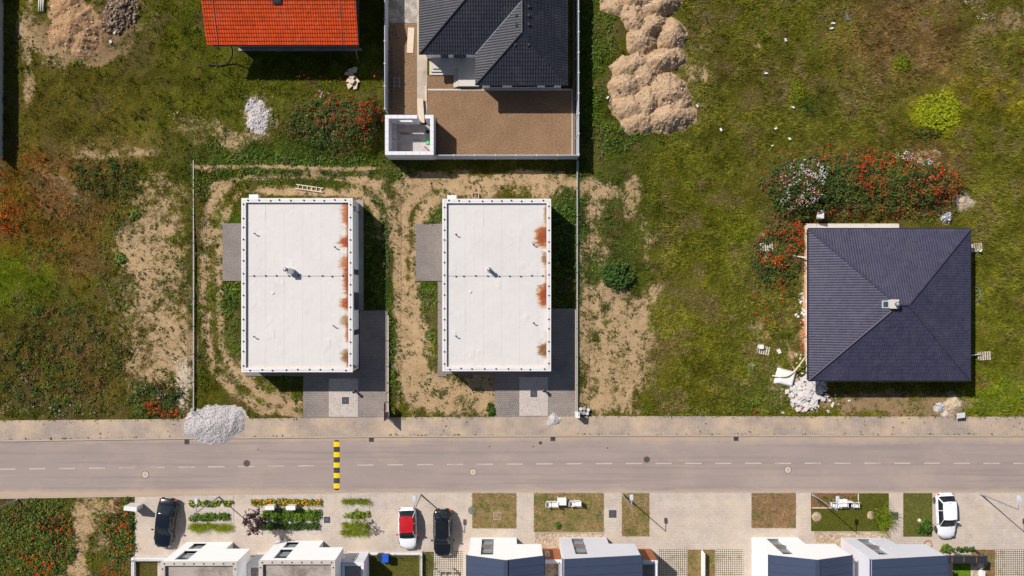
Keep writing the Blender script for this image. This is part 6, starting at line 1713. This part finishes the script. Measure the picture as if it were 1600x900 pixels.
# isolated weeds on the bare soil
px, py = pts(60000); ok = allowed(px, py); px, py = px[ok], py[ok]
s, c, _ = zones(px, py)
ok = (s > .3) & (RNG.random(len(px)) < .9 * sstep(.40, .62, fbm(px / 12, py / 12, 111))); px, py = px[ok], py[ok]
N = len(px); size = .05 + .20 * RNG.random(N) ** 2
col = np.where(RNG.random((N, 1)) < .6, np.array((.060, .085, .020)), np.array((.12, .11, .035)))
v, k = clumps(at(px, py, -.03), 6, size, size * .9, size * .5, col); wd.add(v, k)
# weeds at the kerb, sidewalk edge and on the heap
for (n, f, dx) in ((520, lambda x: walk_n(x) + RNG.normal(0, 1.4, len(x)), 0), (200, lambda x: road_n(x) - 2.6 + RNG.normal(0, .4, len(x)), 0), (90, lambda x: RNG.uniform(654, 680, len(x)), 0)):
    xx = RNG.uniform(-20, 1620, n); yy = f(xx)
    ok = ~(((xx > 470) & (xx < 606)) | ((xx > 770) & (xx < 902)) | ((xx > 285) & (xx < 390))); xx, yy = xx[ok], yy[ok]
    N = len(xx); size = RNG.uniform(.04, .13, N)
    P = np.stack([X(xx), Y(yy), np.full(N, .05)], 1)
    v, k = clumps(P, 6, size, size * .8, size * .55, np.tile(np.array((.075, .095, .024)), (N, 1))); wd.add(v, k)
xx = RNG.choice([1022, 1025, 1005, 985, 1040, 960, 1000, 1018, 975, 1060], 60) + RNG.normal(0, 5, 60); yy = RNG.choice([118, 128, 35, 140, 60, 80, 205, 20, 10, 46], 60) + RNG.normal(0, 5, 60)
P = np.stack([X(xx), Y(yy), np.full(60, .75)], 1); size = RNG.uniform(.1, .22, 60)
v, k = clumps(P, 9, size, size, size * .45, np.tile(np.array((.07, .10, .02)), (60, 1))); wd.add(v, k)
# tall bushy growth on the overgrown mounds
for (cx, cy, rx, ry, m) in ((1335, 288, 140, 48, 260), (1240, 300, 55, 42, 120), (1215, 400, 40, 48, 70), (525, 195, 75, 34, 120), (575, 190, 22, 34, 40), (245, 622, 40, 22, 40), (190, 825, 26, 55, 26), (60, 845, 60, 60, 26), (90, 560, 100, 80, 60), (170, 280, 60, 35, 40)):
    a = RNG.uniform(0, 2 * np.pi, m); r = np.sqrt(RNG.random(m)); px, py = cx + rx * r * np.cos(a), cy + ry * r * np.sin(a)
    ok = allowed(px, py); px, py = px[ok], py[ok]; N = len(px); size = RNG.uniform(.28, .6, N); tn = RNG.random((N, 1))
    col = np.where(tn < .55, np.array((.040, .066, .016)), np.where(tn < .8, np.array((.062, .088, .024)), np.array((.13, .062, .028))))
    v, k = clumps(at(px, py, -.05), 34, size, size * RNG.uniform(.9, 1.5, N), np.full(N, .11), col, .35); wd.add(v, k)
tag(wd.build('weeds', m_leaf), 'dark green broad leaved weeds spread over soil and meadow', kind='stuff')

# 3. flowers ---------------------------------------------------------
def flowers(name, label, areas, n, col, size, lift):
    F = Leaves()
    for (cx, cy, rx, ry, w) in areas:
        m = int(n * w); a = RNG.uniform(0, 2 * np.pi, m); r = np.sqrt(RNG.random(m))
        px, py = cx + rx * r * np.cos(a), cy + ry * r * np.sin(a)
        ok = allowed(px, py) & (RNG.random(m) < sstep(.38, .62, fbm(px / 7, py / 7, 131))); px, py = px[ok], py[ok]
        N = len(px)
        if not N: continue
        sz = RNG.uniform(*size, N)
        P = at(px, py, 0); P[:, 2] += RNG.uniform(*lift, N)
        v, k = clumps(P, 3, sz * .7, sz * .3, sz * 1.0, np.tile(np.array(col), (N, 1)), .3, elong=1.1); F.add(v, k)
    tag(F.build(name, m_petal), label, kind='stuff')
flowers('poppies', 'scattered red poppy heads above the weeds', [(1395, 280, 75, 40, 1.1), (1350, 270, 50, 30, .7), (1310, 245, 60, 20, .35), (1460, 290, 30, 30, .4), (1215, 390, 36, 36, .55), (1240, 370, 20, 25, .5), (1240, 280, 60, 40, .25), (1330, 335, 120, 14, .4), (1205, 480, 34, 50, .3), (1200, 405, 20, 10, .2), (1250, 525, 7, 28, .15),
   (20, 320, 26, 60, .4), (20, 345, 18, 22, .3), (60, 250, 20, 10, .12), (60, 400, 40, 30, .15), (110, 380, 60, 60, .06), (540, 175, 60, 30, .45), (577, 185, 22, 24, .5), (500, 160, 40, 14, .2), (560, 215, 40, 20, .15), (400, 160, 120, 60, .12), (520, 120, 70, 14, .1),
   (70, 885, 26, 24, .32), (95, 825, 30, 20, .24), (60, 800, 40, 15, .10), (190, 820, 26, 50, .34), (190, 890, 30, 18, .2), (20, 840, 30, 60, .1), (240, 635, 14, 12, .25), (275, 645, 20, 8, .2), (1515, 600, 20, 20, .08), (100, 60, 40, 40, .05), (1580, 40, 30, 60, .05)], 560, (.46, .040, .012), (.05, .11), (.4, .75))
flowers('orange_poppies', 'orange wild flowers mixed among the poppies', [(15, 340, 22, 20, .3), (1400, 265, 70, 30, .3), (1210, 410, 20, 10, .2), (60, 880, 30, 20, .3), (90, 830, 40, 30, .15), (200, 840, 20, 40, .15), (1460, 285, 30, 25, .2)], 380, (.66, .14, .02), (.05, .10), (.4, .7))
flowers('white_flowers', 'white and pale lilac flowers on the weedy mound', [(1240, 290, 34, 38, 1.0), (1258, 270, 22, 16, .5), (1225, 315, 16, 16, .3), (1402, 248, 16, 8, .2), (1428, 258, 14, 6, .15), (505, 150, 12, 6, .06), (30, 595, 18, 8, .1), (110, 640, 60, 12, .1), (300, 185, 40, 10, .06), (245, 610, 20, 14, .1), (285, 560, 12, 20, .1), (1520, 8, 20, 8, .08), (1535, 28, 14, 8, .06)], 560, (.52, .47, .47), (.04, .09), (.45, .8))

# 4. lawn grass on the forecourt side ---------------------------------------------------------
LG = Leaves()
for (x0, x1, y0, y1, c, g, lb) in LAWNS:
    y1 = min(y1, 935)
    a = (x1 - x0) * (y1 - y0) / PXM ** 2; n = int(a * 95)
    px = RNG.uniform(x0 + .8, x1 - .8, n); py = RNG.uniform(y0 + 1, y1 - 1, n)
    nn = fbm(px / 7, py / 7, 141)
    if not g: ok = nn > .33; px, py, nn = px[ok], py[ok], nn[ok]
    N = len(px)
    gr = sstep(.5, .62, fbm(px / 10 + 40, py / 10, 151))[:, None] if not g else np.zeros((N, 1))
    col = (np.array(c) * (1 - gr) + np.array((.075, .10, .02)) * gr) * (.7 + .9 * nn)[:, None] * 1.35
    P = np.stack([X(px), Y(py), np.full(N, .07)], 1)
    v, k = blades(P, 3, np.full(N, .09 if g else .14), np.full(N, .03), .9, col); LG.add(v, k)
tag(LG.build('lawn_grass', m_leaf), 'short grass growing on the forecourt lawns', kind='stuff')

# 5. single plants ---------------------------------------------------------
def bush(name, label, cat, px, py, rx, ry, h, n, leaf, cols, z=None, group=None, blade=False, seed=0):
    z = float(ground_h(np.array([px * 1.]), np.array([py * 1.]))[0]) if z is None else z
    loc = W(px, py, z)
    B = Leaves()
    a = RNG.uniform(0, 2 * np.pi, n); r = np.sqrt(RNG.random(n)) * (.62 + .75 * fbm(np.cos(a) * 2.2 + px, np.sin(a) * 2.2 + py, 5, 3))
    x, y = loc.x + r * rx * np.cos(a) * .92, loc.y + r * ry * np.sin(a) * .92
    P = np.stack([x, y, z + h * np.clip(1 - r ** 2, 0, 1) * .5 * RNG.uniform(.2, 1, n)], 1)
    col = np.array(cols)[RNG.integers(0, len(cols), n)]
    if blade: v, k = blades(P, 7, np.full(n, h), np.full(n, .04), .65, col)
    else: v, k = clumps(P, 8, np.full(n, leaf * 1.6), np.full(n, h * .55), np.full(n, leaf), col)
    B.add(v, k)
    t = thing(name, label, cat, loc, 0, group)
    B.build('foliage', m_leaf, t, loc)
    st = MB()
    for i in range(4): st.tube([(0, 0, -.05), (rx * .4 * math.cos(i * 1.6), ry * .4 * math.sin(i * 1.6), h * .6)], [.02, .008], 5)
    st.build('stem', m_greyw, t, local=True)
    return t
DG, MG, LGc, YG = (.030, .060, .012), (.06, .115, .014), (.10, .16, .016), (.24, .28, .012)
bush('shrub', 'round dark green shrub right of the white bungalow fence', 'shrub', 963, 432, 1.45, 1.35, .8, 170, .14, [DG, (.045, .085, .02), (.05, .09, .02)])
bush('shrub', 'bright yellow green flowering patch in the open meadow', 'shrub', 1464, 177, 2.2, 1.9, .4, 420, .10, [YG, (.20, .25, .01), (.27, .27, .015)])
bush('shrub', 'small yellow green tuft in the brownish upper meadow', 'shrub', 1408, 99, .85, .8, .35, 70, .1, [(.11, .14, .01), (.13, .15, .01)])
bush('shrub', 'dark olive tuft below the bright yellow green patch', 'shrub', 1448, 208, 1.3, .6, .5, 90, .12, [(.06, .065, .012), (.08, .08, .012)])
bush('shrub', 'yellow green tuft left of the dark green tuft', 'shrub', 1244, 142, .7, 1.1, .3, 80, .1, [(.14, .16, .01), (.12, .15, .01)])
bush('shrub', 'small round bright tuft near the orange roof', 'shrub', 305, 46, .3, .25, .3, 20, .09, [(.10, .13, .01)])
bush('weed_plant', 'broad leaved light green weed on the bare soil, upper one', 'weed', 212, 336, .35, .4, .4, 16, .16, [(.11, .16, .03)], group='large weeds on the bare soil')
bush('weed_plant', 'broad leaved light green weed on the bare soil, lower one', 'weed', 189, 405, .5, .45, .4, 26, .17, [(.11, .16, .03)], group='large weeds on the bare soil')
bush('weed_plant', 'pale grey green weed beside the lower pallet', 'weed', 1175, 572, .35, .35, .3, 14, .14, [(.17, .19, .09)])
bush('shrub', 'leafy bush at the road end of the driveway kerb', 'shrub', 768, 641, .45, .6, .5, 36, .1, [MG, DG])
bush('shrub', 'green shrub around the cut log on the lawn', 'shrub', 1441, 822, .75, .75, .75, 70, .12, [DG, MG], z=.08)
bush('shrub', 'clipped shrub row behind the pergola', 'shrub', 1476, 856, .5, .35, .8, 40, .1, [MG, LGc], z=.05)
bush('shrub', 'low dark shrub under the pergola edge', 'shrub', 1505, 857, 1.2, .2, .6, 50, .09, [DG, MG], z=.05)
bush('fern', 'arching yellow green fern over the lawn edge', 'fern', 1376, 805, .8, 1.1, 1.1, 60, .1, [(.13, .18, .012), (.19, .22, .014), (.09, .13, .014)], z=.08, blade=True)
bush('shrub', 'small weed tuft in the dry lawn below the white table', 'shrub', 872, 820, .25, .35, .3, 16, .1, [MG], z=.08)

def plant_row(name, label, cat, x0, x1, y, w, h, leaf, cols, n, blade=False, dots=None):
    loc = W((x0 + x1) / 2, y, .07)
    n = int(n * (x1 - x0) / PXM)
    px = RNG.uniform(x0, x1, n)
    hh = .55 + .45 * np.sin(px * .35 + RNG.uniform(0, 6)) * .6 + .3 * fbm(px / 4, px * 0 + y, 3)
    ww = w * (.6 + .6 * fbm(px / 5 + 3, px * 0, 7))
    P = np.stack([X(px), Y(y) + RNG.uniform(-1, 1, n) * ww / 2, np.full(n, .07) + h * .3 * hh * RNG.random(n)], 1)
    col = np.array(cols)[RNG.integers(0, len(cols), n)]
    t = thing(name, label, cat, loc)
    B = Leaves()
    if blade: v, k = blades(P, 7, np.full(n, h * .9), np.full(n, .028), .8, col)
    else: v, k = clumps(P, 7, np.full(n, leaf * 1.5), h * .55 * hh, np.full(n, leaf), col)
    B.add(v, k); B.build('foliage', m_leaf, t, loc)
    if dots:
        D = Leaves(); m = int(n * dots[0]); px = RNG.uniform(x0, x1, m)
        P = np.stack([X(px), Y(y) + RNG.uniform(-1, 1, m) * w / 2, np.full(m, .07 + h * .75)], 1)
        v, k = clumps(P, 3, np.full(m, .05), np.full(m, .04), np.full(m, .08), np.tile(np.array(dots[1]), (m, 1)), .2, elong=1.1)
        D.add(v, k); D.build('blossom', m_petal, t, loc)
OR_ = (.72, .28, .015)
plant_row('flower_row', 'flowering edge row in the bed beside the navy car', 'plants', 298, 364, 786, .45, .4, .1, [LGc, MG], 34, dots=(.25, (.6, .45, .02)))
plant_row('shrub_row', 'patchy middle shrub row in the bed beside the navy car', 'plants', 298, 358, 807, .6, .55, .13, [MG, (.075, .125, .018)], 22)
plant_row('grass_row', 'lime green grass row in the bed beside the navy car', 'plants', 297, 363, 823, .62, .45, .1, [(.24, .28, .012), (.18, .23, .012)], 46, True)
plant_row('flower_row', 'orange flowering row in the purple tree bed', 'plants', 393, 502, 784.5, .55, .45, .1, [(.10, .14, .014), (.13, .16, .014)], 40, dots=(.5, OR_))
plant_row('shrub_row', 'bright green shrub row in the purple tree bed', 'plants', 413, 500, 804, .95, .65, .15, [(.085, .14, .014), (.06, .115, .014)], 46)
plant_row('shrub_row', 'dark green clipped row in the purple tree bed', 'plants', 408, 500, 821, .62, .55, .11, [DG, (.04, .075, .016)], 44)
plant_row('grass_row', 'thin grass row by the road in the short planting bed', 'plants', 536, 577, 782.5, .38, .4, .1, [(.20, .23, .014), (.14, .19, .014)], 36, True)
plant_row('shrub_row', 'loose leafy row in the short planting bed', 'plants', 538, 576, 803, .55, .5, .14, [(.10, .16, .018), (.17, .21, .02)], 18)
plant_row('grass_row', 'middle lime grass row in the short planting bed', 'plants', 536, 576, 820, .5, .42, .1, [(.22, .26, .014), (.16, .22, .014)], 40, True)
plant_row('grass_row', 'last lime grass row in the short planting bed', 'plants', 535, 577, 830.5, .5, .42, .1, [(.22, .26, .014), (.16, .22, .014)], 42, True)
plant_row('mulch_plants', 'mixed small plants in the reddish mulch bed', 'plants', 1269, 1338, 782, 1.0, .35, .09, [MG, (.24, .07, .03), LGc], 16)

def small_tree(label, px, py, h, crown, cz, n, leaf, cols, seed, ry=None):
    """tapered trunk, limbs and leaves gathered round the twig ends"""
    rng = random.Random(seed)
    loc = W(px, py, .07)
    t = thing('young_tree', label, 'tree', loc)
    tr = MB(); ends = []
    top = cz + crown * .5
    tr.tube([(0, 0, -.05), (.02, .01, cz * .4), (-.01, .02, cz * .8), (0, 0, top)], [.045, .035, .025, .008], 7)
    for i in range(11):
        z0 = cz * .55 + (top - cz * .55) * i / 11; a = i * 2.4 + rng.uniform(-.3, .3); l = crown * rng.uniform(.6, 1.05) * (1 - .35 * i / 11)
        e = Vector((l * math.cos(a), l * math.sin(a), z0 + l * rng.uniform(.2, .8)))
        m = Vector((l * .5 * math.cos(a + .15), l * .5 * math.sin(a + .15), z0 + l * .2))
        tr.tube([(0, 0, z0), m, e], [.016, .011, .004], 5)
        ends += [e, m.lerp(e, .5), m]
        for j in range(2):
            f = m.lerp(e, rng.random()); g = f + Vector((rng.uniform(-1, 1), rng.uniform(-1, 1), rng.uniform(0, 1))) * crown * .3
            tr.tube([f, g], [.007, .003], 4); ends.append(g)
    tr.build('trunk', m_greyw, t, True, local=True)
    ends = np.array([list(e) for e in ends]); P = ends[RNG.integers(0, len(ends), n)] + RNG.normal(0, crown * .09, (n, 3))
    B = Leaves(); v, k = clumps(P, 5, np.full(n, leaf * 1.4), np.full(n, leaf * 1.2), np.full(n, leaf), np.array(cols)[RNG.integers(0, len(cols), n)]); B.add(v, k)
    B.build('crown', m_leaf, t)
small_tree('small purple leaved tree beside the white utility cabinets', 409, 803.5, 3.2, 1.25, 2.5, 330, .09, [(.050, .026, .030), (.075, .036, .040), (.095, .065, .06), (.03, .018, .022)], 4)
small_tree('thin sapling with sparse light green leaves in the short planting bed', 563, 806, 2.6, .9, 1.7, 46, .09, [(.17, .20, .02), (.11, .16, .02)], 9)
